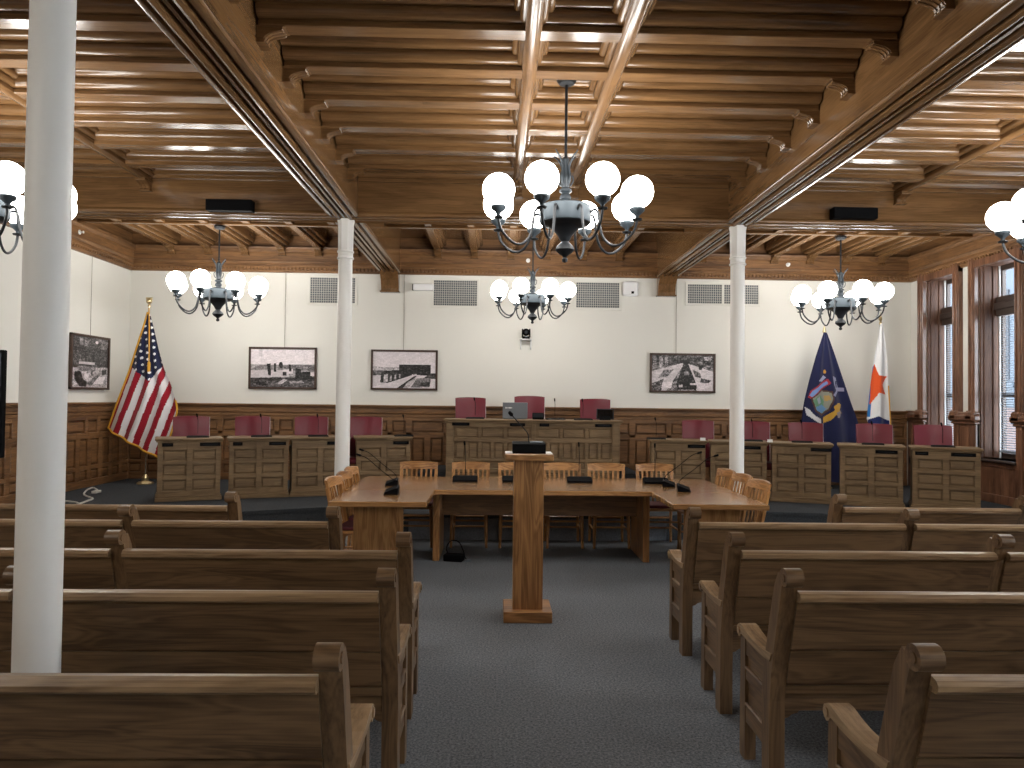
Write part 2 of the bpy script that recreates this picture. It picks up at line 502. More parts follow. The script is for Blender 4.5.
# ------------------------------------------------------------------ wainscot
def wains(length, z0, z1, small=.30):
    """local: x along, face towards -y (0 = wall plane), raised and fielded panels between stiles"""
    mb = MB()
    mb.box(0, length, -.02, 0, z0, z1 - .02, .001)
    H = z1 - z0; zb = z0 + .12
    r = [(z0, z0 + .11), (z0 + .255, z0 + .315), (z0 + .71, z0 + .80), (z0 + .985, z0 + 1.05)]
    mb.box(0, length, -.07, 0, z0, z0 + .11, .006)
    for a, b in r[1:]: mb.box(0, length, -.058, 0, a, b, .006)
    # frieze and cap
    mb.box(0, length, -.065, 0, z0 + 1.05, z0 + 1.10, .006)
    mb.box(0, length, -.08, 0, z0 + 1.105, z0 + 1.135, .008)
    mb.box(0, length, -.06, 0, z0 + 1.135, z1 - .05, .003)
    mb.box(0, length, -.085, 0, z1 - .05, z1 - .028, .008)
    mb.box(0, length, -.105, 0, z1 - .028, z1, .008)
    def field(x0, x1, a, b):
        mb.box(x0 + .018, x1 - .018, -.048, -.018, a + .018, b - .018, .018)
    n = max(1, int(round(length / .31))); p = length / n
    for k in range(n):
        x = k * p
        mb.box(x - .05 if k else 0, x + .05, -.06, 0, z0 + .05, z0 + .80, .005)
        field(x + .055, x + p - .055, z0 + .32, z0 + .705)
        field(x + .055, x + p - .055, z0 + .115, z0 + .25)
    mb.box(length - .05, length, -.06, 0, z0 + .05, z0 + 1.05, .005)
    m = max(1, int(round(length / .93))); q = length / m
    for k in range(m):
        x = k * q
        mb.box(x - .05 if k else 0, x + .05, -.06, 0, z0 + .75, z0 + 1.05, .005)
        mb.box(x + q * .66 - .04, x + q * .66 + .04, -.06, 0, z0 + .75, z0 + 1.05, .005)
        field(x + .055, x + q * .66 - .045, z0 + .805, z0 + .98)
        field(x + q * .66 + .045, x + q - .055, z0 + .805, z0 + .98)
    return mb
o = struct('trim_%d' % tn, wains(XR - XL - .1, DZ, WZ), M['wainX'], loc=(XL, YB, 0)); tn += 1
o['label'] = 'panelled oak wainscot along the back wall'
o = struct('trim_%d' % tn, wains(YB - 7.4, DZ, WZ), M['wainX'], loc=(XL, 7.4, 0)); tn += 1
o.rotation_euler = (0, 0, pi / 2); o['label'] = 'panelled oak wainscot along the left wall'
o = struct('trim_%d' % tn, wains(7.4 - YF, 0, 1.245), M['wainX'], loc=(XL, YF, 0)); tn += 1
o.rotation_euler = (0, 0, pi / 2); o['label'] = 'panelled oak wainscot of the lower floor on the left wall'
# wood below and between the windows on the right
mb = MB()
mb.box(XR - .03, XR, 7.8, YB, DZ, WZ0 - .03, .002)
mb.box(XR - .05, XR, 7.8, YB, DZ, DZ + .12, .006)
mb.box(XR - .045, XR, 7.8, YB, DZ + .5, WZ0 - .04, .005)
for a, b_ in ((11.84, YB), (10.54, 11.06), (9.20, 9.72)):
    mb.box(XR - .035, XR, a, b_, DZ, WZ - .12, .003)
    for (u0, u1) in ((a, a + .12), (b_ - .12, b_)): mb.box(XR - .06, XR, u0, u1, DZ, WZ - .15, .006)
    mb.box(XR - .05, XR - .02, a + .17, b_ - .17, DZ + .2, DZ + .62, .01)
    mb.box(XR - .05, XR - .02, a + .17, b_ - .17, DZ + .72, WZ - .2, .01)
    mb.box(XR - .09, XR, a - .02, b_ + (.02 if b_ < 12 else 0), WZ - .17, WZ - .13, .012)
    mb.box(XR - .13, XR, a - .05, b_ + (.05 if b_ < 12 else 0), WZ - .13, WZ - .02, .03)
    mb.box(XR - .10, XR, a - .03, b_ + (.03 if b_ < 12 else 0), WZ - .02, WZ + .01, .01)
o = struct('trim_%d' % tn, mb, M['trimZ']); tn += 1; o['label'] = 'oak panelling under and between the windows'

# ------------------------------------------------------------------ windows
for wi, (a, b_) in enumerate(WIN):
    mb = MB()
    # casings on the room side
    for (u0, u1) in ((a - .15, a), (b_, b_ + .15)):
        mb.box(XW - .005, XR, u0, u1, WZ + .01, WZ1 + .1, .006)
        mb.box(XW - .02, XR, u0 + .02, u0 + .05, WZ + .01, WZ1 + .1, .006)
        mb.box(XW - .02, XR, u1 - .05, u1 - .02, WZ + .01, WZ1 + .1, .006)
        um = (u0 + u1) / 2
        mb.box(XW - .06, XR, u0 - .02, u1 + .02, WZ - .12, WZ + .03, .03)
    mb.box(XW - .01, XR, a - .15, b_ + .15, WZ1 - .05, WZ1 + .06, .006)
    wn = struct('window_%d' % (wi + 1), mb, M['trimZ'])
    wn['label'] = (['window in the corner behind the last red chair', 'window at the right edge of the view'] + ['tall window on the right wall outside the view'] * 9)[wi]
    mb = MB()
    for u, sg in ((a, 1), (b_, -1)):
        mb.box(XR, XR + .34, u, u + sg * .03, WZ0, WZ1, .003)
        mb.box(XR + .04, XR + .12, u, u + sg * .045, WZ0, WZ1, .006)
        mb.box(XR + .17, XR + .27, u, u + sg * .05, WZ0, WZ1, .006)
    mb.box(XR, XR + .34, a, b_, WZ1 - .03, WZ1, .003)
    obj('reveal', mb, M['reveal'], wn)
    obj('sill', MB().box(XR - .09, XR + .34, a - .02, b_ + .02, WZ0 - .035, WZ0, .01), M['sash'], wn)
    mb = MB()
    xs0, xs1 = XR + .27, XR + .33
    for (u0, u1) in ((a + .03, a + .10), (b_ - .10, b_ - .03)): mb.box(xs0, xs1, u0, u1, WZ0, WZ1 - .03, .006)
    mb.box(xs0 - .06, xs1, a + .03, b_ - .03, 2.94, 3.22, .012); mb.box(xs0 - .09, xs1, a + .03, b_ - .03, 3.03, 3.13, .012)
    mb.box(xs0, xs1, a + .03, b_ - .03, WZ0, WZ0 + .08, .006); mb.box(xs0, xs1, a + .03, b_ - .03, WZ1 - .1, WZ1 - .03, .006)
    mb.box(xs0, xs1, a + .03, b_ - .03, 1.78, 1.83, .006)
    obj('sash', mb, M['sash'], wn)
    mb = MB()
    mb.box(xs0 - .02, xs0 + .01, b_ - .075, b_ - .045, WZ0, WZ1 - .03, .004)
    mb.box(xs0 - .02, xs0 + .01, a + .045, a + .075, WZ0, WZ1 - .03, .004)
    obj('sash_stop', mb, M['sashw'], wn)
    obj('pane', MB().box(XR + .295, XR + .303, a + .09, b_ - .09, WZ0 + .05, WZ1 - .08, .001), M['glass'], wn)
    if wi > 1: continue
    mb = MB()
    k = WZ0 + .12
    while k < 2.92:
        mb.add([(XR + .222, a + .10, k), (XR + .222, b_ - .10, k), (XR + .255, b_ - .10, k + .012), (XR + .255, a + .10, k + .012)], [(0, 1, 2, 3)])
        k += .034
    for u in (a + .22, b_ - .22): mb.cyl((XR + .238, u, WZ0 + .1), (XR + .238, u, 2.95), .003, 5)
    mb.box(XR + .215, XR + .26, a + .10, b_ - .10, WZ0 + .09, WZ0 + .115, .004)
    obj('blind', mb, M['blind'], wn)

# buildings across the street
bt = thing('neighbouring_building', 'pale stone building across the street seen through the windows', 'building', (12.5, 6.5, -3))
mb = MB()
mb.box(0, 4, -1, 24, 0, 24, .02)
for i in range(6):
    for k in range(3): mb.box(-.08, 0, i * 2.7 + .2, i * 2.7 + 1.9, 1.5 + k * 3.6, 1.62 + k * 3.6, .02)
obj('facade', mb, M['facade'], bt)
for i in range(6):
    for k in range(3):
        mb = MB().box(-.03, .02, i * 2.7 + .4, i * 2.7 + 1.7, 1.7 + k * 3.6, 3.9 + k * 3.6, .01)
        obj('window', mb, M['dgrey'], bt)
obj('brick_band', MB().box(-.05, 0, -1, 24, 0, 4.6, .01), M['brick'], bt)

# ------------------------------------------------------------------ columns
def column(label, x, y, z1, r=.084):
    t = thing('column', label, 'column', (x, y, 0), 0, 'white iron columns')
    mb = MB().lathe([(r + .006, 0.0), (r + .006, .12), (r, .5), (r - .003, z1 - .5), (r - .003, z1 - .42)], n=32)
    obj('shaft', mb, M['column'], t)
    mb = MB().lathe([(0, 0), (r + .05, 0), (r + .05, .05), (r + .03, .08), (r + .03, .11), (r + .008, .15), (r, .16)], n=32)
    obj('base', mb, M['column'], t)
    mb = MB()
    mb.lathe([(r - .003, z1 - .46), (r + .012, z1 - .455), (r + .012, z1 - .44), (r + .002, z1 - .43), (r + .002, z1 - .385), (r + .012, z1 - .38), (r + .012, z1 - .365), (r, z1 - .36)], n=32)
    mb.lathe([(r + .004, z1 - .36), (r + .004, z1 - .30), (r + .007, z1 - .05), (r + .016, z1 - .02), (r + .016, z1), (0, z1)], n=8, smooth=False, ph=pi / 8)
    obj('capital', mb, M['column'], t)
    return t
column('tall white painted column in the left foreground rising among the pews', -1.645, 2.735, ZG, .077)
column('slim white column behind the chairs on the left wing of the table', -1.755, 8.6, ZG)
column('slim white column behind the chairs on the right wing of the table', 2.831, 8.6, ZG)

# ------------------------------------------------------------------ chandeliers
def make_chandelier():
    t = thing('chandelier', '', 'chandelier', (0, 0, 0), 0, 'globe chandeliers')
    obj('canopy', MB().lathe([(0, .0), (.075, 0), (.078, -.02), (.06, -.045), (.02, -.055), (0, -.055)]), M['iron'], t)
    obj('rod', MB().cyl((0, 0, -.03), (0, 0, -.78), .0115, 10), M['iron'], t)
    mb = MB().lathe([(.012, -.58), (.03, -.60), (.03, -.62), (.022, -.64), (.03, -.70), (.036, -.78), (.026, -.83), (.05, -.845), (.05, -.86), (.028, -.875), (.045, -.90), (.045, -.92), (.03, -.935), (.03, -.96)], n=16)
    for k in range(4):
        a = pi / 4 + k * pi / 2
        pts = spline([(r * cos(a), r * sin(a), z) for r, z in ((.028, -.80), (.045, -.74), (.036, -.67), (.07, -.60), (.125, -.55))], 4)
        mb.tube(pts, [.012 - .007 * i / len(pts) for i in range(len(pts))], 6)
        pts = spline([(r * cos(a + .8), r * sin(a + .8), z) for r, z in ((.03, -.82), (.055, -.79), (.062, -.75), (.05, -.73))], 3)
        mb.tube(pts, .006, 6)
    obj('stem', mb, M['stem'], t)
    obj('body', MB().lathe([(.03, -.94), (.07, -.955), (.12, -.965), (.19, -.975), (.205, -.985), (.208, -1.095), (.198, -1.115), (.0, -1.115)], n=32), M['pewter'], t)
    obj('bowl', MB().lathe([(.2, -1.113), (.19, -1.123), (.14, -1.135), (.11, -1.152), (.08, -1.185), (.055, -1.215), (.042, -1.243), (.03, -1.26), (0, -1.26)], n=32), M['iron'], t)
    obj('finial', MB().lathe([(.028, -1.255), (.038, -1.27), (.07, -1.30), (.076, -1.325), (.055, -1.35), (.025, -1.37), (.014, -1.385), (.024, -1.40), (.02, -1.42), (0, -1.428)], n=20), M['iron'], t)
    arm = None
    am = MB().tube(spline([(r, 0, z) for r, z in ((.20, -1.045), (.235, -1.02), (.268, -1.05), (.282, -1.15), (.315, -1.255), (.385, -1.315), (.465, -1.30), (.545, -1.225), (.572, -1.15), (.575, -1.09))], 4), .0105, 8)
    am.lathe([(.0, -1.135), (.035, -1.132), (.04, -1.122), (.012, -1.112)], (.575, 0, 0), 14)
    am = am.mesh('arm')
    cm = MB().lathe([(.012, -1.125), (.016, -1.10), (.03, -1.085), (.055, -1.065), (.06, -1.045), (.056, -1.038), (0, -1.038)], (.575, 0, 0), 18).mesh('cup')
    gm = MB().lathe(ball(.125, m=12), (.575, 0, -.915), 24).mesh('globe')
    for k in range(8):
        a = obj('arm', am, M['iron'], t, (0, 0, 0), pi / 8 + k * pi / 4)
        obj('cup', cm, M['pewter'], a)
        obj('globe', gm, M['globe'], a)
    return t
ch0 = make_chandelier()
CH = [('large chandelier nearest the camera over the aisle, eight lit globes', (.54, 5.84, 4.22), 0, -.048),
      ('chandelier over the middle of the raised bench, hanging against the back wall', (.515, 10.45, 4.062), 2, -.047),
      ('chandelier over the left desks, beside the American flag', (-3.92, 10.5, 4.062), 20, .075),
      ('chandelier over the right desks, in front of the blue and white flags', (4.95, 10.5, 4.062), -19, .075),
      ('chandelier cut by the left edge, half hidden behind the tall near column', (-4.03, 5.82, 4.075), 29, .067),
      ('chandelier cut by the right edge of the view, beneath the cross beam by the windows', (4.745, 5.8, 4.075), -11, .085),
      ('chandelier behind the viewer over the left pews', (-4.0, -.1, 4.078), 0, .06), ('chandelier behind the viewer over the right pews', (4.66, -.1, 4.078), 0, .06)]
chs = []
for i, (lab, loc, deg, dz) in enumerate(CH):
    if i == 0:
        c = ch0; c['label'] = lab; c.location = loc; c.rotation_euler = (0, 0, R(deg))
    else: c = dup(ch0, lab, loc, R(deg))
    if i == 1: c.scale = (.9, .9, .9)        # the middle one is a little smaller
    chs.append((c, dz))
for c, dz in chs:                      # rods of different length
    for p in c.children:
        if not p.name.startswith(('canopy', 'rod')): p.location.z += dz
obj('mounting_bar', MB().box(-.35, .35, -.012, .012, -.012, .012, .002), M['iron'], ch0, (0, 0, .005), 0)

# ------------------------------------------------------------------ pews
def end_mesh():
    """end panel of a pew, centred on x = 0; rear foot at y = 0, facing +y"""
    mb = MB(); t = .033
    rear = [(0, 0), (.002, .2), (.0, .40), (-.018, .52), (-.062, .68), (-.108, .84), (-.126, .90), (-.14, .94)]
    front = [(-.09, .962), (-.05, .90), (-.022, .82), (.028, .66), (.068, .52), (.086, .42), (.088, .2), (.082, 0)]
    mb.prism(rear + front, 'x', -t, t)
    return mb
def pew_meshes(s, sec):
    """s = +1 extends to +x from the aisle end; two sections of length sec"""
    L = 2 * sec; g = .034
    def bar(y0a, y0b, z0, z1, th):
        return [(y0a, z0), (y0b, z1), (y0b + th, z1), (y0a + th, z0)]
    def yr(z): return .018 - (max(z, .36) - .36) * .29
    D = {}
    mb = MB()
    for k in range(2):
        x0, x1 = sorted((s * (k * sec + g), s * ((k + 1) * sec - g)))
        for z0, z1, dy in ((.432, .470, 0), (.480, .628, .001), (.638, .862, 0)):
            mb.prism(bar(yr(z0) + dy, yr(z1) + dy, z0, z1, .022), 'x', x0, x1)
        mb.prism(bar(yr(.45) + .012, yr(.85) + .012, .45, .85, .014), 'x', x0, x1)
    D['back_board'] = mb
    mb = MB()
    for k in range(2):
        x0, x1 = sorted((s * (k * sec + g), s * ((k + 1) * sec - g)))
        pr = [(y, z - .026) for y, z in ((-.092, .872), (-.142, .872), (-.154, .882), (-.156, .898), (-.146, .911), (-.127, .916), (-.097, .912), (-.084, .9))]
        mb.prism(pr, 'x', x0, x1)
    D['top_rail'] = mb
    mb = MB()
    for k in range(2):
        x0, x1 = sorted((s * (k * sec + g), s * ((k + 1) * sec - g)))
        mb.prism([(.02, .425), (.02, .452), (.2, .448), (.40, .46), (.425, .455), (.43, .44), (.42, .428), (.38, .425)], 'x', x0, x1)
    D['seat'] = mb
    mb = MB()
    for k in range(2):
        x0, x1 = sorted((s * (k * sec + g), s * ((k + 1) * sec - g)))
        mb.box(x0, x1, .015, .04, .352, .428, .004)
        # shaped drops at both ends of the rear apron
        for e, q in ((x0, 1), (x1, -1)):
            mb.prism([(e, .36), (e + q * .07, .36), (e + q * .06, .345), (e + q * .035, .338), (e + q * .02, .325), (e, .32)], 'y', .016, .039)
        mb.box(x0, x1, .375, .40, .36, .428, .004)
    D['apron'] = mb
    return D, L
PEW = {}
E_ = {}
def end_parts(t, x):
    if not E_:
        E_['post'] = end_mesh().mesh('end_post')
        mb = MB()
        n = 20
        mb.prism([(-.15 + .041 * cos(2 * pi * k / n), .951 + .037 * sin(2 * pi * k / n)) for k in range(n)], 'x', -.0345, .0345, smooth=True)
        for sg in (-1, 1):
            ring = [(-.15 + .019 * cos(2 * pi * k / 12), .950 + .018 * sin(2 * pi * k / 12)) for k in range(12)]
            mb.prism(ring, 'x', sg * .033, sg * .0385)
        E_['scroll'] = mb.mesh('scroll')
        mb = MB()
        mb.prism([(.325, 0), (.322, .565), (.385, .565), (.395, .03), (.39, 0)], 'x', -.026, .026)
        E_['leg'] = mb.mesh('front_leg')
        mb = MB()
        mb.prism([(-.03, .606), (.03, .598), (.12, .590), (.21, .592), (.28, .603), (.335, .616), (.368, .616), (.396, .602), (.404, .580), (.394, .560), (.375, .552), (.358, .560), (.345, .574), (.23, .565), (.1, .562), (-.01, .568)], 'x', -.038, .038)
        for sg in (-1, 1):
            mb.prism([(.375 + .017 * cos(2 * pi * k / 12), .583 + .017 * sin(2 * pi * k / 12)) for k in range(12)], 'x', sg * .037, sg * .043)
        E_['arm'] = mb.mesh('arm_rest')
        mb = MB()
        mb.box(-.012, .012, .05, .33, .26, .575, .002)
        mb.box(-.022, .022, .05, .33, .48, .575, .004)
        mb.box(-.022, .022, .05, .33, .365, .425, .006)
        mb.box(-.022, .022, .05, .33, .17, .26, .006)
        mb.box(-.027, .027, .05, .33, .248, .265, .005); mb.box(-.027, .027, .05, .33, .415, .43, .005)
        E_['side'] = mb.mesh('side_panel')
    p = obj('end_post', E_['post'], M['pewZ'], t, (x, 0, 0))
    obj('scroll', E_['scroll'], M['pewX'], p)
    obj('front_leg', E_['leg'], M['pewZ'], t, (x, 0, 0))
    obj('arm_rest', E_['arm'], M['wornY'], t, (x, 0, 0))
    obj('side_panel', E_['side'], M['pewY'], t, (x, 0, 0))
def make_pew(label, s, sec, x, y):
    t = thing('pew', label, 'pew', (x, y, 0), 0, 'oak pews')
    D, L = pew_meshes(s, sec)
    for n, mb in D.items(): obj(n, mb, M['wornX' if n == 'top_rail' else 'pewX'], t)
    for k in range(3): end_parts(t, s * k * sec)
    return t
pr = make_pew('dark oak pew nearest the camera on the right of the aisle, cut by the corner', 1, 1.39, 1.20, 2.19)
dup(pr, 'dark oak pew second from the camera on the right of the aisle', (1.20, 3.11, 0))
dup(pr, 'dark oak pew third from the camera on the right of the aisle', (1.245, 3.93, 0))
dup(pr, 'dark oak pew right of the aisle just in front of the right table wing', (1.27, 4.82, 0))
dup(pr, 'dark oak pew farthest forward at the right, just below the right desks', (2.55, 5.56, 0))
pl = make_pew('dark oak pew nearest the camera on the left, in front of the tall column', -1, 1.42, -.44, 2.175)
dup(pl, 'dark oak pew just behind the tall column, second from the camera on the left', (-.415, 3.07, 0))
dup(pl, 'dark oak pew third from the camera on the left of the aisle', (-.445, 3.86, 0))
dup(pl, 'dark oak pew farthest forward at the left, below the left desks', (-1.83, 5.37, 0))
make_pew('dark oak pew ending beside the chairs of the left table wing', -1, 1.255, -.985, 4.73)

# ------------------------------------------------------------------ lectern
t = thing('lectern', 'golden oak pedestal lectern standing alone in the aisle', 'lectern', (.263, 5.69, 0))
obj('base', MB().box(-.181, .181, -.181, .181, 0, .082, .004), M['goldX'], t)
obj('post', MB().box(-.112, .112, -.112, .112, .08, 1.20, .003), M['goldZ'], t)
obj('top', MB().box(-.181, .181, -.181, .181, 1.20, 1.248, .005), M['goldX'], t)

# ------------------------------------------------------------------ microphones
def make_mic(neck, k=1.0):
    """desk microphone: wedge base, gooseneck following the points, capsule"""
    t = thing('microphone', '', 'microphone', (0, 0, 0), 0)
    mb = MB()
    mb.prism([(-.065, 0), (.065, 0), (.065, .055 * k), (.04, .058 * k), (-.06, .022 * k)], 'x', -.135, .135)
    obj('base', mb, M['black'], t)
    obj('control_strip', MB().box(-.12, .12, .044, .06, .055 * k, .058 * k + .003, .002), M['dgrey'], t)
    sp = spline([Vector(p) for p in neck], 5)
    obj('gooseneck', MB().tube(sp, .0036, 7), M['black'], t)
    e = sp[-1]; d = (sp[-1] - sp[-3]).normalized()
    obj('capsule', MB().tube([e - d * .012, e, e + d * .035, e + d * .04], [.006, .0105, .0105, .006], 8), M['black'], t)
    return t
mic_s = make_mic([(0, .05, .05), (0, .055, .16), (0, .05, .30), (-.01, .02, .40)])      # upright
mic_s['group'] = 'desk microphones'
MIC = [  # label, x, y, z, rot
    ('microphone on the table in front of the second chair from the left', -.315, 8.09, .76, 0),
    ('microphone on the table half hidden behind the left of the lectern', .225, 8.09, .76, 0),
    ('microphone on the table just right of the lectern', .935, 8.09, .76, 0),
    ('microphone with upright neck on the table before the rightmost far chair', 1.765, 8.05, .76, 0),
]
for i, (lab, x, y, z, rz) in enumerate(MIC):
    if i == 0: mic_s['label'] = lab; mic_s.location = (x, y, z); mic_s.rotation_euler = (0, 0, rz)
    else: dup(mic_s, lab, (x, y, z), rz)
# side wing microphones, their necks lean out to the seats
mic_l = make_mic([(0, .05, .05), (0, .03, .11), (0, -.10, .215), (0, -.23, .325), (0, -.30, .355)])
mic_l['group'] = 'wing microphones'
mic_l['label'] = 'nearer of two microphones on the left table wing'
mic_l.location = (-.965, 7.03, .76); mic_l.rotation_euler = (0, 0, R(-86))
dup(mic_l, 'farther of two microphones on the left table wing', (-1.06, 7.72, .76), R(-84))
dup(mic_l, 'nearer of two microphones on the right table wing', (1.91, 7.43, .76), R(78))
dup(mic_l, 'farther of two microphones on the right table wing', (1.86, 7.85, .76), R(76))
# microphone case on the lectern
t = thing('lectern_microphone', 'black microphone unit with a panel on top of the lectern', 'microphone', (.263, 5.68, 1.248))
obj('base', MB().prism([(-.09, 0), (.07, 0), (.07, .085), (-.07, .07), (-.09, .012)], 'x', -.125, .125), M['black'], t)
obj('panel', MB().box(.012, .11, -.0, .06, .075, .0875, .002), M['silver'], t)
sp = spline([(0, .03, .08), (-.003, .03, .13), (-.02, .015, .165), (-.075, -.02, .225), (-.13, -.06, .285)], 6)
obj('gooseneck', MB().tube(sp, .004, 7), M['dgrey'], t)
d_ = (sp[-1] - sp[-3]).normalized()
obj('capsule', MB().tube([sp[-1], sp[-1] + d_ * .01, sp[-1] + d_ * .04], [.009, .015, .012], 8), M['black'], t)
# two sheets of paper left on the lectern top
tag(obj('paper', MB().box(-.065, .065, -.10, .10, 0, .003, .001), M['white'], None, (.148, 5.69, 1.249), 0), 'white paper sticking out left of the lectern microphone', 'paper', 'papers on the lectern')
tag(obj('paper', MB().box(-.065, .065, -.10, .10, 0, .003, .001), M['white'], None, (.375, 5.69, 1.249), 0), 'white paper sticking out right of the lectern microphone', 'paper', 'papers on the lectern')

# ------------------------------------------------------------------ tables
t = thing('conference_table', 'long golden oak table across the front, its far side lined with six chairs', 'table', (.50, 7.93, 0))
obj('tabletop', MB().box(-1.96, 1.92, -.62, .63, .712, .76, .006), M['tableX'], t)
for x in (-1.085, 1.07):
    obj('leg', MB().box(x - .034, x + .034, -.33, .33, 0, .712, .005), M['goldZ'], t)
obj('modesty_panel', MB().box(-1.05, 1.036, .0, .03, .42, .712, .004), M['wainX'], t)
obj('apron', MB().box(-1.85, 1.82, .45, .48, .62, .712, .004), M['wainX'], t)
for x in (-1.75, 1.72): obj('leg', MB().box(x - .03, x + .03, .30, .45, 0, .712, .005), M['goldZ'], t)
for nm, xc, lab in (('w', -1.005, 'left table wing, a golden oak extension nearest the left pews'), ('e', 1.985, 'right table wing, a golden oak extension nearest the right pews')):
    t = thing('table_wing', lab, 'table', (xc, 6.86, 0), 0, 'table wings')
    obj('tabletop', MB().box(-.425, .425, -.43, .445, .712, .76, .006), M['tableX'], t)
    obj('pedestal', MB().box(-.23 - (.01 if nm == 'w' else 0), .23 - (.03 if nm == 'w' else 0), -.23, -.18, 0, .712, .004), M['tableZ'], t)
    obj('pedestal', MB().box(*((.025, .125) if nm == 'w' else (-.125, -.025)), .33, .38, 0, .712, .004), M['tableZ'], t)
    obj('stretcher', MB().box(*((.05, .10) if nm == 'w' else (-.10, -.05)), -.18, .33, .35, .45, .004), M['goldY'], t)

# ------------------------------------------------------------------ slat-back chairs
def make_chair():
    """bankers' side chair facing +y; origin on the floor under the seat"""
    t = thing('side_chair', '', 'chair', (0, 0, 0), 0, 'slat back chairs at the table')
    def yb(z): return -.20 - max(0, z - .44) * .22
    def curve(x): return .035 * (x / .215) ** 2        # the back is bowed
    n = 12
    lo, hi = .828, .918
    vs = []
    for i in range(n + 1):
        x = -.218 + .436 * i / n
        top = hi - .012 * (x / .218) ** 2
        for (z, dy) in ((lo, -.013), (top - .008, -.013), (top, -.004), (top, .006), (top - .008, .013), (lo, .013)):
            vs.append((x * (1 + .04 * (z - lo) / .12), yb(z) + curve(x) + dy, z))
    fs = [(i * 6 + k, i * 6 + (k + 1) % 6, (i + 1) * 6 + (k + 1) % 6, (i + 1) * 6 + k) for i in range(n) for k in range(6)]
    fs += [tuple(range(6)), tuple(n * 6 + k for k in range(6))]
    obj('top_rail', MB().add(vs, fs, False), M['goldX'], t)
    def bar(xt, xb, w, zt, zb, th=.012):
        vs = []
        for (x, z) in ((xb, zb), (xt, zt)):
            for sx, sy in ((-1, -1), (1, -1), (1, 1), (-1, 1)):
                vs.append((x + sx * w, yb(z) + curve(x) + sy * th, z))
        return MB().add(vs, [(0, 1, 2, 3), (4, 5, 6, 7), (0, 1, 5, 4), (1, 2, 6, 5), (2, 3, 7, 6), (3, 0, 4, 7)])
    for k in range(6):
        x = -.145 + .058 * k
        obj('slat', bar(x, x * .88, .0115, .835, .46, .007), M['goldZ'], t)
    for sx in (-1, 1):
        obj('back_post', bar(sx * .205, sx * .19, .018, .835, .45, .014), M['goldZ'], t)
        obj('leg', MB().tube([(sx * .185, -.20, .44), (sx * .19, -.22, .2), (sx * .195, -.235, 0)], [.019, .018, .014], 8), M['goldZ'], t)
        obj('leg', MB().tube([(sx * .185, .19, .44), (sx * .192, .20, .2), (sx * .197, .21, 0)], [.021, .019, .015], 8), M['goldZ'], t)
    obj('seat', MB().box(-.225, .225, -.22, .23, .425, .455, .012), M['goldX'], t)
    obj('cushion', MB().box(-.195, .195, -.18, .20, .452, .485, .014), M['cushion'], t)
    mb = MB()
    for sx in (-1, 1): mb.cyl((sx * .19, -.22, .20), (sx * .19, .20, .20), .011, 8)
    mb.cyl((-.188, -.22, .285), (.188, -.22, .285), .011, 8); mb.cyl((-.188, .195, .30), (.188, .195, .30), .011, 8)
    mb.cyl((-.188, -.02, .20), (.188, -.02, .20), .011, 8)
    obj('stretcher', mb, M['goldX'], t)
    return t
# six along the far side, facing the camera
c0 = make_chair()
FAR = [(-.885, 'far-side slat back chair at the left end, by the left bench corner'),
       (-.275, 'far-side slat back chair second from the left'),
       (.27, 'far-side slat back chair mostly hidden behind the lectern'),
       (.80, 'far-side slat back chair just right of the lectern'),
       (1.325, 'far-side slat back chair second from the right'),
       (1.90, 'far-side slat back chair at the right end of the table')]
YC = 8.50
for i, (x, lab) in enumerate(FAR):
    loc = (x, YC, 0); rz = pi + (i - 2.5) * .0
    if i == 0: c0['label'] = lab; c0.location = loc; c0.rotation_euler = (0, 0, rz)
    else: dup(c0, lab, loc, rz)
for x, y, a, lab in ((-1.235, 6.93, -95, 'slat back chair nearest the camera on the left side of the table'),
                     (-1.24, 7.45, -95, 'middle slat back chair on the left side of the table'),
                     (-1.265, 7.95, -95, 'farthest slat back chair on the left side of the table'),
                     (2.27, 7.0, 96, 'slat back chair nearest the camera on the right side of the table'),
                     (2.30, 7.58, 96, 'middle slat back chair on the right side of the table'),
                     (2.30, 8.1, 96, 'farthest slat back chair on the right side of the table')):
    dup(c0, lab, (x, y, 0), R(a))

# power box with cable under the table
t = thing('power_box', 'small black power box with a looped cable on the carpet under the table', 'power box', (-.40, 7.62, 0), R(-12))
obj('body', MB().box(-.10, .10, -.055, .055, 0, .07, .008), M['black'], t)
obj('cable', MB().tube(spline([(-.05, .04, .03), (-.11, .10, .10), (-.08, .16, .17), (0, .18, .16), (.06, .14, .08), (.09, .1, .02), (.12, .06, .006), (.14, .0, .006)], 6), .006, 6), M['black'], t)
obj('plug', MB().box(.12, .18, -.025, .01, 0, .022, .004), M['silver'], t)

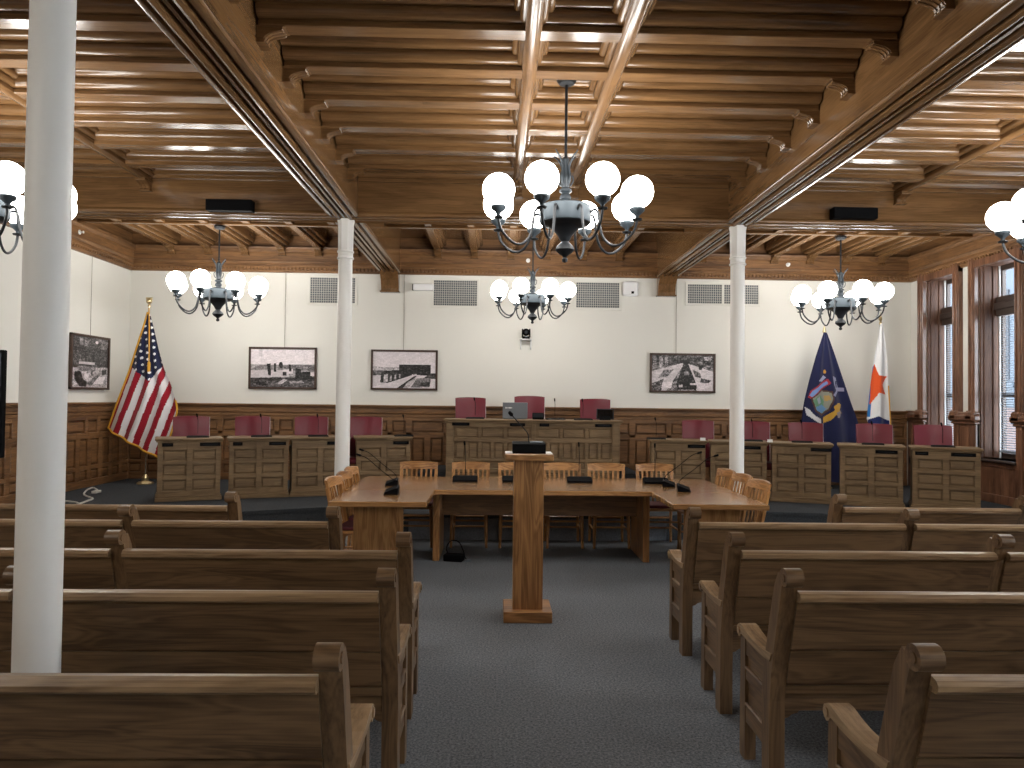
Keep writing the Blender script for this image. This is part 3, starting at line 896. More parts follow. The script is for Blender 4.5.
# ------------------------------------------------------------------ desks on the dais
def make_desk():
    t = thing('desk', '', 'desk', (0, 0, DZ), 0, 'panelled desks on the dais')
    W, H, Dp = .376, .81, .50
    mb = MB()
    mb.box(-W, W, .028, .04, .05, H - .03, .001)
    for x0, x1 in ((-W, -W + .06), (-.035, .035), (W - .06, W)): mb.box(x0, x1, -.004, .03, .06, H - .03, .004)
    zs = [.075, .165, .265, .355, .40, .50, .545, .69, .78]
    rails = ((.06, .135), (.275, .33), (.47, .525), (.655, H - .03))
    for a, b in rails: mb.box(-W, W, -.003, .03, a, b, .004)
    for x0, x1 in ((-W + .06, -.035), (.035, W - .06)):
        for a, b in ((.135, .275), (.33, .47), (.525, .655)):
            mb.box(x0 + .016, x1 - .016, .012, .03, a + .016, b - .016, .012)
    obj('front_panel', mb, M['deskX'], t)
    for sx in (-1, 1):
        mb = MB().box(sx * W, sx * (W - .025), .02, Dp, .05, H - .03, .003)
        obj('side_panel', mb, M['deskZ'], t)
    mb = MB()
    for a, b, e in ((0, .05, .022), (.05, .075, .012)):
        mb.box(-W - e, W + e, -e, .03, a, b, .006)
        for sx in (-1, 1): mb.box(sx * (W + e), sx * (W - .02), .02, Dp, a, b, .006)
    obj('base_moulding', mb, M['deskX'], t)
    mb = MB().box(-W - .032, W + .032, -.035, Dp + .02, H - .03, H, .007)
    mb.box(-W - .018, W + .018, -.018, Dp, H - .05, H - .03, .006)
    obj('desktop', mb, M['deskX'], t)
    return t
DESK = [((-4.32, 9.50), (-3.60, 9.82)), ((-3.55, 9.86), (-2.78, 10.12)), ((-2.745, 10.13), (-2.03, 10.36)), ((-1.93, 10.40), (-1.19, 10.56)),
        ((2.207, 10.50), (2.946, 10.38)), ((3.01, 10.36), (3.748, 10.16)), ((3.775, 10.12), (4.504, 9.86)), ((4.55, 9.82), (5.263, 9.50)), ((5.30, 9.45), (5.99, 9.10))]
DL = ['panelled desk beside the American flag, leftmost of all', 'panelled desk second from the left end', 'panelled desk third from the left, partly behind the slim column',
      'panelled desk between the slim left column and the raised bench', 'panelled desk just right of the raised bench', 'panelled desk behind the slim right column',
      'panelled desk right of the slim right column', 'panelled desk in front of the white star flag', 'panelled desk nearest the windows, rightmost of all']
# name plates per desk: (x centre, width)
PL = [[(-.26, .13), (.245, .25)], [(-.27, .12), (.235, .22)], [(.2, .22)], [(.245, .22)], [(.25, .24)], [(.17, .25)], [(.25, .26)], [(.18, .26)], [(-.27, .15), (.19, .27)]]
dk0 = make_desk()
desks = []
for i, ((xa, ya), (xb, yb_)) in enumerate(DESK):
    ang = math.atan2(yb_ - ya, xb - xa); cx, cy = (xa + xb) / 2, (ya + yb_) / 2
    cx += [.03, .02, .0, .0, .03, .025, .035, .06, .085][i]
    loc = (cx - .033 * sin(ang), cy + .033 * cos(ang), DZ)
    if i == 0: dk = dk0; dk['label'] = DL[0]; dk.location = loc; dk.rotation_euler = (0, 0, ang)
    else: dk = copy_tree(dk0); dk['label'] = DL[i]; dk.location = loc; dk.rotation_euler = (0, 0, ang)
    desks.append((dk, loc, ang))
for i, (dk, loc, ang) in enumerate(desks):
    for (px, pw) in PL[i]:
        p = obj('name_plate', MB().box(px - pw / 2, px + pw / 2, -.016, -.002, .705, .75, .002), M['black'], dk)
        obj('engraved_line', MB().box(px - pw * .36, px + pw * .36, -.0175, -.0155, .724, .731, .0005), M['dgrey'], p)
# desk microphones
mic_d = make_mic([(0, .03, .05), (0, .034, .12), (0, .03, .22), (-.012, .01, .28)], .35)
mic_d['group'] = 'microphones on the dais desks'
DM = [.10, .03, -.02, .30, -.30, .20, .02, .03, -.02]
DMN = ['leftmost desk by the American flag', 'second desk from the left end', 'third desk from the left', 'desk between the slim left column and the bench', 'desk just right of the raised bench',
       'desk behind the slim right column', 'desk right of the slim right column', 'desk in front of the white star flag', 'rightmost desk by the windows']
for i, (dk, loc, ang) in enumerate(desks):
    p = Vector(loc) + Matrix.Rotation(ang, 3, 'Z') @ Vector((DM[i], .16, .81))
    lab = 'microphone on the ' + DMN[i]
    if i == 0: mic_d['label'] = lab; mic_d.location = p; mic_d.rotation_euler = (0, 0, ang)
    else: dup(mic_d, lab, p, ang + (pi if False else 0))

# ------------------------------------------------------------------ raised bench
t = thing('bench_desk', 'long raised panelled bench in the middle of the dais', 'desk', (.56, 10.74, DZ))
W, H = 1.26, 1.07
mb = MB()
mb.box(-W, W, .028, .04, 0, H - .04, .001)
for x0, x1 in ((-W, -W + .11), (W - .11, W), (-.03, .03)): mb.box(x0, x1, -.012, .04, 0, H - .04, .005)
rails = ((0, .14), (.30, .36), (.46, .50), (.74, .80), (.95, H - .04))
for a, b in rails: mb.box(-W, W, -.003, .04, a, b, .004)
for sd in (-1, 1):
    a0, a1 = (-W + .11, -.03) if sd < 0 else (.03, W - .11)
    n3, n6 = 3, 6
    for n, rows in ((n3, ((.80, .95), (.36, .46), (.14, .30))), (n6, ((.50, .74),))):
        p = (a1 - a0) / n
        for k in range(n):
            for (za, zb_) in rows:
                if k: mb.box(a0 + k * p - .024, a0 + k * p + .024, -.003, .04, za, zb_, .004)
                mb.box(a0 + k * p + .04, a0 + (k + 1) * p - .04, .012, .03, za + .018, zb_ - .018, .012)
obj('front_panel', mb, M['deskX'], t)
for sx in (-1, 1): obj('side_panel', MB().box(sx * W, sx * (W - .03), .03, .26, 0, H - .04, .003), M['deskZ'], t)
obj('base_moulding', MB().box(-W - .03, W + .03, -.03, .03, 0, .10, .01), M['deskX'], t)
mb = MB().box(-W - .045, W + .045, -.04, .50, H - .03, H, .008); mb.box(-W - .02, W + .02, -.02, .3, H - .055, H - .03, .006)
obj('desktop', mb, M['deskX'], t)
for px, pw in ((-1.05, .25), (-.23, .22), (.16, .14), (1.02, .24)):
    p = obj('name_plate', MB().box(px - pw / 2, px + pw / 2, -.026, -.002, .975, 1.02, .002), M['black'], t)
    obj('engraved_line', MB().box(px - pw * .36, px + pw * .36, -.0275, -.0255, .994, 1.001, .0005), M['dgrey'], p)
ZT = DZ + H
for x, lab in ((-.27 - .02, 'microphone at the left seat of the raised bench'), (.90, 'microphone with a tilted neck right of the laptop on the bench'), (1.31, 'microphone before the right seat of the raised bench')):
    dup(mic_d, lab, (x, 10.95, ZT), 0 if x != .90 else R(14))
t = thing('laptop', 'open silver laptop seen from behind on the raised bench', 'laptop', (.30, 11.0, ZT), R(3))
obj('keyboard_base', MB().box(-.17, .17, 0, .22, 0, .018, .004), M['silver'], t)
ld = obj('lid', MB().box(-.185, .185, -.006, .006, 0, .235, .004), M['silver'], t, (0, .0, .012)); ld.rotation_euler = (R(4), 0, 0)
mb = MB()
for k, (x, w_) in enumerate(((-.145, .018), (-.118, .02), (-.09, .024), (-.062, .016))): mb.box(x, x + w_, -.0085, -.006, .145 + .004 * (k % 2), .165 - .003 * (k % 2), .001)
obj('logo', mb, M['white'], ld)
t = thing('speaker_phone', 'small black box between the laptop and the bench microphone', 'speaker', (.64, 10.93, ZT))
obj('body', MB().box(-.085, .085, -.05, .05, 0, .10, .008), M['black'], t)
obj('grille', MB().box(-.075, .075, -.055, -.05, .03, .09, .002), M['dgrey'], t)
t = thing('tablet_monitor', 'black slanted tablet screen at the right end of the bench', 'monitor', (1.635, 10.95, ZT), R(-10))
s_ = obj('screen_panel', MB().box(-.13, .13, -.008, .008, 0, .17, .005), M['dgrey'], t, (0, 0, .01)); s_.rotation_euler = (R(-22), 0, 0)
obj('display', MB().box(-.115, .115, -.0095, -.0075, .015, .155, .001), M['screen'], s_)
obj('stand', MB().prism([(-.02, 0), (.12, 0), (.12, .012), (.05, .1), (.03, .1)], 'x', -.08, .08), M['black'], t)
# small folded cards between the desks
for k, (x, y, lab) in enumerate(((3.0, 10.43, 'white folded card at the edge of the desk right of the raised bench'), (3.86, 10.17, 'white folded card at the edge of the desk behind the right column'))):
    tag(obj('card', MB().prism([(-.02, 0), (.02, 0), (.004, .04), (-.004, .04)], 'x', -.035, .035), M['white'], None, (x - .05, y, DZ + .81), R(-12)), lab, 'card', 'cards on the desks')

# ------------------------------------------------------------------ red swivel chairs
def make_swivel():
    """high-back chair facing -y; origin on the floor under the seat"""
    t = thing('swivel_chair', '', 'chair', (0, 0, 0), 0, 'burgundy swivel chairs')
    n, m = 10, 8
    def pt(i, j, s):
        u = -1 + 2 * i / n; v = j / m
        w = .232 - .010 * (1 - v)
        rx = abs(u) ** 10
        z = .46 + (.612 + .010 * cos(u * 1.5) - .006 * rx) * v
        th = .045 * (1 - .35 * abs(u) ** 6) * (1 - .3 * max(0, (v - .85) / .15) ** 2)
        return (u * w, .25 + .09 * v - .05 * (u * u) + (th if s else -th) + .0, z)
    vs = [pt(i, j, 0) for j in range(m + 1) for i in range(n + 1)] + [pt(i, j, 1) for j in range(m + 1) for i in range(n + 1)]
    K = (n + 1) * (m + 1); fs = []
    for j in range(m):
        for i in range(n):
            a = j * (n + 1) + i
            fs.append((a, a + 1, a + n + 2, a + n + 1)); fs.append((K + a, K + a + n + 1, K + a + n + 2, K + a + 1))
    for i in range(n):
        fs.append((i, K + i, K + i + 1, i + 1)); a = m * (n + 1) + i; fs.append((a, a + 1, K + a + 1, K + a))
    for j in range(m):
        a = j * (n + 1); fs.append((a, a + n + 1, K + a + n + 1, K + a)); a += n; fs.append((a, K + a, K + a + n + 1, a + n + 1))
    obj('backrest', MB().add(vs, fs, True), M['leather'], t)
    mb = MB().tube([(sx * .231, .205 + .09 * v, .50 + .585 * v) for sx in (1,) for v in (0, .25, .5, .75, .97)], .007, 6)  # thin pale strip up one side, a painted glint along the backrest
    obj('rim_glint', mb, M['glint'], t)
    obj('seat', MB().box(-.25, .25, -.25, .25, .42, .51, .03), M['leather'], t)
    for sx in (-1, 1):
        obj('arm_rest', MB().tube(spline([(sx * .26, .2, .47), (sx * .285, .2, .60), (sx * .285, .1, .67), (sx * .285, -.12, .67)], 4), .018, 8), M['chairbase'], t)
    obj('gas_column', MB().cyl((0, 0, .08), (0, 0, .42), .03, 12), M['chairbase'], t)
    mb = MB()
    for k in range(5):
        a = k * 2 * pi / 5 + .3
        mb.tube([(0, 0, .10), (.26 * cos(a), .26 * sin(a), .07)], [.028, .018], 8)
        mb.lathe(ball(.03, m=6), (.26 * cos(a), .26 * sin(a), .03), 10)
    obj('star_base', mb, M['chairbase'], t)
    return t
sw0 = make_swivel()
SW = [((-4.065, 10.02), 22, 'burgundy swivel chair beside the American flag at the leftmost desk'), ((-3.34, 10.30), 18, 'burgundy swivel chair at the second desk from the left'),
      ((-2.59, 10.55), 15, 'burgundy swivel chair left of the slim left column'), ((-1.86, 10.76), 10, 'burgundy swivel chair right of the slim left column'),
      ((3.01, 10.82), -10, 'burgundy swivel chair left of the slim right column'), ((3.74, 10.58), -15, 'burgundy swivel chair right of the slim right column'),
      ((4.37, 10.26), -18, 'burgundy swivel chair in front of the dark blue flag'), ((5.23, 10.02), -20, 'burgundy swivel chair in front of the white star flag'),
      ((5.87, 9.70), -20, 'burgundy swivel chair by the windows, rightmost of all')]
for i, ((x, y), a, lab) in enumerate(SW):
    if i == 0: sw0['label'] = lab; sw0.location = (x, y, DZ); sw0.rotation_euler = (0, 0, R(a))
    else: dup(sw0, lab, (x, y, DZ), R(a))
for x, z, a, lab in ((-.36, 0, 6, 'burgundy swivel chair at the left seat of the raised bench'), (.54, .055, -2, 'tallest burgundy swivel chair behind the laptop in the middle of the bench'), (1.575, -.01, -5, 'burgundy swivel chair at the right seat of the raised bench')):
    c = dup(sw0, lab, (x, 11.52, DZ + .27), R(a))
    c.scale = (1.04, 1, 1.065 if z > 0 else 1.035)

# ------------------------------------------------------------------ framed photographs
def grey(v, tint=0):
    v = max(0, min(255, v)); return C(v, v * .962, v * .98)
def make_print(w, h, nx, ny, shapes, base, noise, seed):
    """vertical print in the x-z plane facing -y"""
    vs = [(-w / 2 + w * i / nx, 0, h * j / ny) for j in range(ny + 1) for i in range(nx + 1)]
    fs = [(j * (nx + 1) + i, j * (nx + 1) + i + 1, (j + 1) * (nx + 1) + i + 1, (j + 1) * (nx + 1) + i) for j in range(ny) for i in range(nx)]
    me = bpy.data.meshes.new('print'); me.from_pydata(vs, [], fs)
    rr = random.Random(seed)
    blot = {(a, b): rr.uniform(-1, 1) for a in range(nx) for b in range(ny)}
    def fn(k):
        i, j = k % nx, k // nx
        x, y = (i + .5) / nx * 100, (1 - (j + .5) / ny) * 100
        b = base(x, y) if callable(base) else base
        v = paint(shapes, x, y, b)
        return grey(v + (rr.uniform(-noise, noise) + blot[(i // 3, j // 2)] * noise * 1.5 + blot[(i // 9, j // 4)] * noise) * (1 if v < 200 else .3))
    colour_mesh(me, fn)
    return me
def picture(label, loc, rz, w, h, shapes, base, noise, seed, wire, wx=0):
    t = thing('framed_photograph', label, 'picture', loc, rz, 'framed black and white photographs')
    f = .032
    mb = MB()
    for x0, x1, z0, z1 in ((-w / 2, w / 2, 0, f), (-w / 2, w / 2, h - f, h), (-w / 2, -w / 2 + f, 0, h), (w / 2 - f, w / 2, 0, h)):
        mb.box(x0, x1, -.045, 0, z0, z1, .004)
    obj('frame', mb, M['frame'], t)
    me = make_print(w - 2 * f + .01, h - 2 * f + .01, 132, int(132 * h / w), shapes, base, noise, seed)
    obj('print', me, M['print'], t, (0, -.022, f - .005))
    obj('backing', MB().box(-w / 2 + .01, w / 2 - .01, -.018, -.002, .01, h - .01, .001), M['frame'], t)
    obj('wire', MB().cyl((wx, -.012, h - .01), (wx, -.012, wire), .0045, 6), M['wire'], t)
    return t
def P_(col, *xy): return ('p', list(zip(xy[::2], xy[1::2])), col)
def E_l(col, cx, cy, rx, ry): return ('e', (cx, cy, rx, ry), col)
ZP = 1.79
# horses and wagon on a flat shore
S1 = [P_(150, 0, 42, 100, 40, 100, 100, 0, 100), P_(120, 40, 42, 100, 40, 100, 56, 60, 56), P_(205, 0, 56, 60, 54, 60, 72, 0, 76),
      P_(60, 0, 76, 60, 74, 100, 76, 100, 84, 0, 84), P_(80, 0, 84, 100, 82, 100, 100, 0, 100), P_(190, 40, 90, 52, 78, 58, 80, 48, 92),
      P_(40, 10, 85, 26, 86, 24, 95, 8, 93), P_(170, 60, 84, 80, 82, 84, 88, 62, 90),
      P_(30, 25, 40, 31, 38, 32, 70, 28, 70), P_(35, 36, 38, 39, 38, 40, 60, 36, 60), E_l(25, 47, 42, 3, 8), P_(215, 50, 54, 66, 52, 66, 64, 50, 66),
      P_(30, 59, 40, 62, 40, 64, 58, 60, 58), P_(45, 50, 60, 56, 60, 56, 70, 50, 70), P_(28, 70, 50, 78, 52, 82, 76, 70, 78), P_(25, 80, 58, 95, 58, 96, 78, 80, 78),
      P_(225, 93, 60, 99, 60, 99, 70, 93, 70), P_(25, 70, 72, 99, 72, 99, 78, 70, 80)]
picture('framed photograph of wagons on a flat shore, left of the slim left column', (-3.505, YB - .002, ZP), 0, 1.11, .69, S1, lambda x, y: 236 - (20 if 12 < x < 18 and y < 20 else 0), 22, 3, 1.93, .02)
# long walkway and dark sheds
S2 = [P_(175, 0, 42, 60, 44, 60, 50, 0, 52), P_(90, 0, 52, 30, 52, 30, 66, 0, 66), P_(30, 42, 36, 92, 36, 92, 66, 42, 60), P_(60, 92, 58, 100, 58, 100, 74, 80, 72),
      P_(205, 0, 66, 30, 62, 40, 70, 14, 92, 0, 96), P_(40, 14, 55, 36, 50, 62, 56, 62, 64, 26, 86, 12, 84), P_(180, 18, 64, 24, 62, 24, 82, 17, 84), P_(170, 28, 66, 30, 65, 30, 80, 27, 80),
      P_(170, 35, 64, 37, 63, 37, 76, 34, 76), P_(150, 42, 62, 44, 62, 44, 72, 42, 72), P_(215, 70, 60, 70, 66, 40, 100, 10, 100, 12, 92), P_(25, 66, 66, 70, 66, 48, 100, 38, 100),
      P_(190, 55, 84, 68, 70, 70, 70, 62, 88, 56, 100, 48, 100), P_(110, 70, 72, 92, 72, 92, 96, 60, 98), P_(40, 76, 84, 90, 82, 90, 94, 74, 94), P_(225, 92, 74, 100, 74, 100, 100, 90, 100)]
picture('framed photograph of a long walkway and sheds, right of the slim left column', (-1.506, YB - .002, ZP + .007), 0, 1.10, .665, S2, 222, 20, 5, 1.93, -.02)
# works hall with a dark central aisle
S3 = [P_(60, 0, 0, 100, 0, 100, 30, 0, 30), P_(120, 2, 4, 8, 4, 8, 40, 2, 40), P_(150, 12, 5, 18, 6, 18, 34, 12, 34), P_(140, 22, 6, 26, 7, 26, 28, 22, 28), P_(165, 84, 5, 96, 4, 96, 14, 85, 16),
      P_(120, 78, 8, 82, 9, 82, 30, 78, 30), P_(25, 35, 14, 66, 14, 66, 26, 35, 26), P_(120, 55, 0, 90, 0, 70, 7, 56, 6), P_(205, 0, 46, 50, 22, 52, 26, 24, 100, 0, 100), P_(210, 58, 24, 100, 46, 100, 100, 76, 100, 62, 60),
      P_(110, 20, 42, 36, 40, 26, 60, 10, 66), P_(90, 0, 80, 20, 66, 16, 100, 0, 100), P_(95, 66, 40, 78, 50, 80, 64, 70, 60), P_(30, 76, 30, 84, 26, 80, 42, 76, 40), P_(70, 80, 64, 96, 70, 90, 80, 78, 76),
      P_(18, 52, 20, 58, 20, 72, 80, 74, 96, 42, 96, 40, 80), P_(120, 52, 46, 60, 46, 61, 56, 52, 56), P_(230, 18, 76, 34, 74, 32, 92, 16, 92), P_(200, 44, 84, 50, 82, 50, 90, 44, 90), P_(225, 62, 78, 74, 78, 74, 83, 62, 83), P_(215, 74, 76, 96, 78, 98, 100, 72, 98)]
picture('framed photograph of a works hall with a dark aisle, left of the slim right column', (3.125, YB - .002, ZP + .02), 0, 1.10, .655, S3, 110, 34, 9, 1.91, -.11)
# street with a tram
S4 = [P_(70, 0, 0, 100, 14, 100, 60, 0, 62), P_(150, 64, 0, 100, 6, 100, 12, 70, 6), E_l(245, 67, 9, 4, 3), P_(140, 20, 3, 30, 5, 30, 18, 22, 18), P_(120, 33, 6, 44, 9, 44, 20, 33, 18), P_(120, 78, 8, 96, 12, 96, 22, 80, 22),
      P_(45, 0, 20, 55, 26, 55, 32, 0, 28), P_(110, 20, 36, 24, 36, 24, 52, 20, 52), P_(110, 30, 38, 34, 38, 34, 52, 30, 52), P_(110, 40, 38, 44, 38, 44, 52, 40, 52), P_(40, 56, 22, 62, 22, 62, 58, 56, 58), P_(170, 0, 62, 100, 58, 100, 100, 0, 100),
      P_(205, 20, 50, 62, 50, 62, 54, 20, 54), P_(60, 20, 54, 64, 54, 64, 58, 20, 58), P_(120, 16, 58, 66, 58, 64, 66, 16, 68), P_(35, 68, 52, 96, 54, 96, 58, 68, 58), P_(40, 82, 64, 96, 62, 96, 72, 84, 74),
      P_(40, 53, 66, 57, 66, 57, 76, 53, 76), P_(30, 8, 70, 24, 68, 32, 84, 42, 88, 40, 98, 22, 98, 8, 84), P_(225, 70, 78, 94, 76, 86, 92, 58, 92), P_(105, 40, 92, 74, 70, 80, 72, 54, 96), P_(220, 34, 74, 50, 70, 42, 84, 34, 82)]
picture('framed photograph of a city street with a tram, on the left wall', (XL + .022, 11.07, 1.735), R(90) , 1.04, .80, S4, 80, 26, 11, 1.98, .0)

# ------------------------------------------------------------------ wall vents and devices
def vent(label, x, z, w, h, cells, tints):
    t = thing('wall_vent', label, 'vent', (x, YB, z), 0, 'vent grilles on the back wall')
    f = .04; mb = MB()
    for x0, x1, z0, z1 in ((-w / 2 - f, w / 2 + f, -h / 2 - f, -h / 2), (-w / 2 - f, w / 2 + f, h / 2, h / 2 + f), (-w / 2 - f, -w / 2, -h / 2, h / 2), (w / 2, w / 2 + f, -h / 2, h / 2)):
        mb.box(x0, x1, -.022, 0, z0, z1, .004)
    if cells > 1: mb.box(-.02, .02, -.022, 0, -h / 2, h / 2, .004)
    obj('frame', mb, M['paint'], t)
    obj('backing', MB().box(-w / 2, w / 2, -.004, -.001, -h / 2, h / 2, .001), M['ventback'], t)
    mb = MB(); n = int(w / .036)
    for k in range(n + 1):
        x_ = -w / 2 + w * k / n; mb.box(x_ - .0042, x_ + .0042, -.014, -.008, -h / 2, h / 2, .001)
    n = int(h / .036)
    for k in range(n + 1):
        z_ = -h / 2 + h * k / n; mb.box(-w / 2, w / 2, -.013, -.007, z_ - .0042, z_ + .0042, .001)
    obj('grid', mb, M['ventgrid'], t)
    return t
vent('square-mesh wall vent behind the slim left column', -2.71, 3.435, .74, .42, 1, 0)
vent('square-mesh wall vent beside the white box, left of the middle chandelier', -.68, 3.42, .72, .42, 1, 0)
vent('square-mesh wall vent right of the middle chandelier', 1.695, 3.42, .72, .42, 1, 0)
vent('wide two-part wall vent behind the slim right column', 3.80, 3.468, 1.19, .32, 2, 0)
t = thing('emergency_light', 'white rectangular box on the back wall left of a vent', 'wall box', (-1.225, YB, 3.50))
obj('housing', MB().box(-.15, .19, -.10, 0, -.055, .055, .008), M['white'], t)
obj('end_cap', MB().box(-.165, -.148, -.09, 0, -.05, .05, .004), M['dgrey'], t)
t = thing('wall_sensor', 'white rounded box with a dark lens high on the back wall', 'wall box', (2.235, YB, 3.53))
obj('housing', MB().box(-.13, .13, -.08, 0, -.125, .125, .035), M['white'], t)
obj('lens', MB().box(.01, .055, -.085, -.078, -.085, -.045, .008), M['black'], t)
t = thing('security_camera', 'black pan-tilt camera on a white wall bracket below the middle chandelier', 'camera', (.50, YB, 2.66))
obj('bracket', MB().box(-.10, .10, -.20, 0, -.015, .0, .004).box(-.09, -.075, -.10, 0, -.16, -.01, .003).box(.075, .09, -.10, 0, -.16, -.01, .003), M['white'], t)
mb = MB().lathe([(0, .0), (.06, 0), (.066, .03), (.05, .045)], (0, -.11, 0), 18)
for sx in (-1, 1): mb.box(sx * .05, sx * .07, -.15, -.07, .03, .17, .008)
obj('base', mb, M['black'], t)
mb = MB().lathe(ball(.062, m=8), (0, -.11, .115), 16)
obj('head', mb, M['black'], t)
obj('lens', MB().tube([(0, -.15, .11), (0, -.185, .11)], .03, 14), M['dgrey'], t)
obj('badge', MB().box(-.025, .025, -.178, -.168, .03, .045, .002), M['silver'], t)
for x, y, z, rz, lab in ((XL + .10, 10.6, 3.965, -90, 'small sprinkler head on the cornice above the left picture'), (.52, YB - .10, 3.965, 180, 'small sprinkler head on the cornice behind the middle chandelier'), (4.86, YB - .10, 3.965, 180, 'small sprinkler head on the cornice above the right flags')):
    t = thing('sprinkler_head', lab, 'sprinkler', (x, y, z), R(rz), 'sprinkler heads')
    mb = MB(); T = Matrix.Rotation(-pi / 2, 4, 'X')
    mb.lathe([(0, 0), (.035, 0), (.035, .008), (.012, .012), (.012, .05), (.02, .052), (.02, .06), (0, .06)], n=14, T=T)
    obj('escutcheon', mb, M['white'], t)
# black loudspeakers on the cross beam
for x, zz, lab in ((-3.02, 3.795, 'black box loudspeaker on the cross beam over the left desks'), (4.09, 3.83, 'black box loudspeaker on the cross beam over the right desks')):
    t = thing('loudspeaker', lab, 'loudspeaker', (x, BY[1] - .165, zz), 0, 'loudspeakers on the beam')
    obj('cabinet', MB().box(-.25, .265, -.12, 0, -.055, .072, .008), M['black'], t)
    obj('grille', MB().box(-.243, .258, -.124, -.118, -.049, .066, .003), M['black'], t)
# television at the left edge
t = thing('television', 'large black television on a stand at the far left edge', 'television', (-5.15, 6.62, 0), 0)
obj('screen_panel', MB().box(-.83, .83, -.03, .03, 1.09, 2.04, .008), M['black'], t)
obj('display', MB().box(-.81, .81, -.033, -.028, 1.12, 2.02, .002), M['screen'], t)
obj('stand_pole', MB().box(-.06, .06, .02, .08, .05, 1.5, .006), M['black'], t)
obj('stand_base', MB().box(-.5, .5, -.3, .3, .03, .07, .01), M['black'], t)
for sx in (-1, 1):
    for sy in (-1, 1): obj('caster', MB().lathe(ball(.03, m=6), (sx * .45, sy * .25, .03), 10), M['black'], t)
# white cable lying on the dais
pts = [(-5.8, 9.42, .306), (-5.3, 9.75, .306), (-4.95, 9.70, .306), (-4.86, 9.95, .306), (-5.0, 10.3, .306), (-5.2, 10.55, .306), (-5.15, 10.95, .31), (-4.95, 11.0, .31), (-4.88, 10.7, .31), (-4.9, 10.45, .31)]
t = thing('cable', 'white cable lying in a loop on the dais carpet at far left', 'cable', (-5.2, 9.9, DZ))
CB = [(-6.0, 9.75), (-5.7, 9.62), (-5.43, 9.51), (-5.22, 9.39), (-5.11, 9.29), (-5.15, 9.53), (-5.20, 9.75), (-5.42, 10.0), (-5.56, 10.2), (-5.75, 10.63), (-5.80, 10.87), (-5.66, 10.7), (-5.50, 10.45)]
obj('cord', MB().tube(spline([(x + 5.2, y - 9.9, .012) for x, y in CB], 6), .012, 6), M['cable'], t)
obj('plug', MB().box(-.33, -.26, .42, .56, .0, .035, .006), M['cable'], t)

# ------------------------------------------------------------------ flags
def lerp_path(P, v):
    """P: list of (x, z) at equal steps"""
    k = v * (len(P) - 1); i = min(int(k), len(P) - 2); f = k - i
    return (P[i][0] + (P[i + 1][0] - P[i][0]) * f, P[i][1] + (P[i + 1][1] - P[i][1]) * f)
def resample(P, n=24):
    """equal steps in arc length"""
    L = [0]
    for a, b in zip(P, P[1:]): L.append(L[-1] + math.hypot(b[0] - a[0], b[1] - a[1]))
    out = []
    for k in range(n + 1):
        t = L[-1] * k / n; i = 0
        while i < len(L) - 2 and L[i + 1] < t: i += 1
        f = (t - L[i]) / max(1e-9, L[i + 1] - L[i])
        out.append((P[i][0] + (P[i + 1][0] - P[i][0]) * f, P[i][1] + (P[i + 1][1] - P[i][1]) * f))
    return out
def cloth(name, left, right, nu, nv, folds, amp, phase, colour, ncol, y0=-.03):
    """hanging flag between two outlines given in picture units; u across, v down"""
    Lf, Rt = resample(left), resample(right)
    vs = []; uv = []
    for j in range(nv + 1):
        for i in range(nu + 1):
            u, v = i / nu, j / nv
            a, b = lerp_path(Lf, v), lerp_path(Rt, v)
            x, z = a[0] + (b[0] - a[0]) * u, a[1] + (b[1] - a[1]) * u
            wv = amp * (.12 + .88 * v ** .8) * sin(2 * pi * folds * u + phase + .8 * v)
            y = y0 - .10 * v * (1 - (2 * u - 1) ** 2) * .6 + wv
            vs.append((x, y, z)); uv.append((x, z))
    fs = [(j * (nu + 1) + i, j * (nu + 1) + i + 1, (j + 1) * (nu + 1) + i + 1, (j + 1) * (nu + 1) + i) for j in range(nv) for i in range(nu)]
    me = bpy.data.meshes.new(name); me.from_pydata(vs, [], fs)
    me.polygons.foreach_set('use_smooth', [True] * len(fs))
    def fn(k):
        q = fs[k]; x = sum(uv[i][0] for i in q) / 4; z = sum(uv[i][1] for i in q) / 4
        return colour(x, z)
    colour_mesh(me, fn)
    return me, vs, nu, nv
def flag_pole(t, h, top='ball'):
    obj('base', MB().lathe([(0, 0), (.12, 0), (.125, .012), (.112, .03), (.05, .05), (.045, .08), (.05, .10), (.03, .13), (.018, .15), (0, .15)], n=24), M['brass'], t)
    obj('pole', MB().cyl((0, 0, .1), (0, 0, h), .0125, 10), M['brassp'], t)
    mb = MB().lathe([(0, h - .02), (.022, h - .02), (.022, h + .01), (.01, h + .025)], n=12)
    if top == 'ball': mb.lathe(ball(.045, m=10), (0, 0, h + .07), 14); mb.box(-.05, .05, -.008, .008, h + .095, h + .13, .003)
    else: mb.lathe([(.01, h + .02), (.03, h + .06), (.02, h + .10), (0, h + .17)], n=10)
    obj('finial', mb, M['brass'], t)
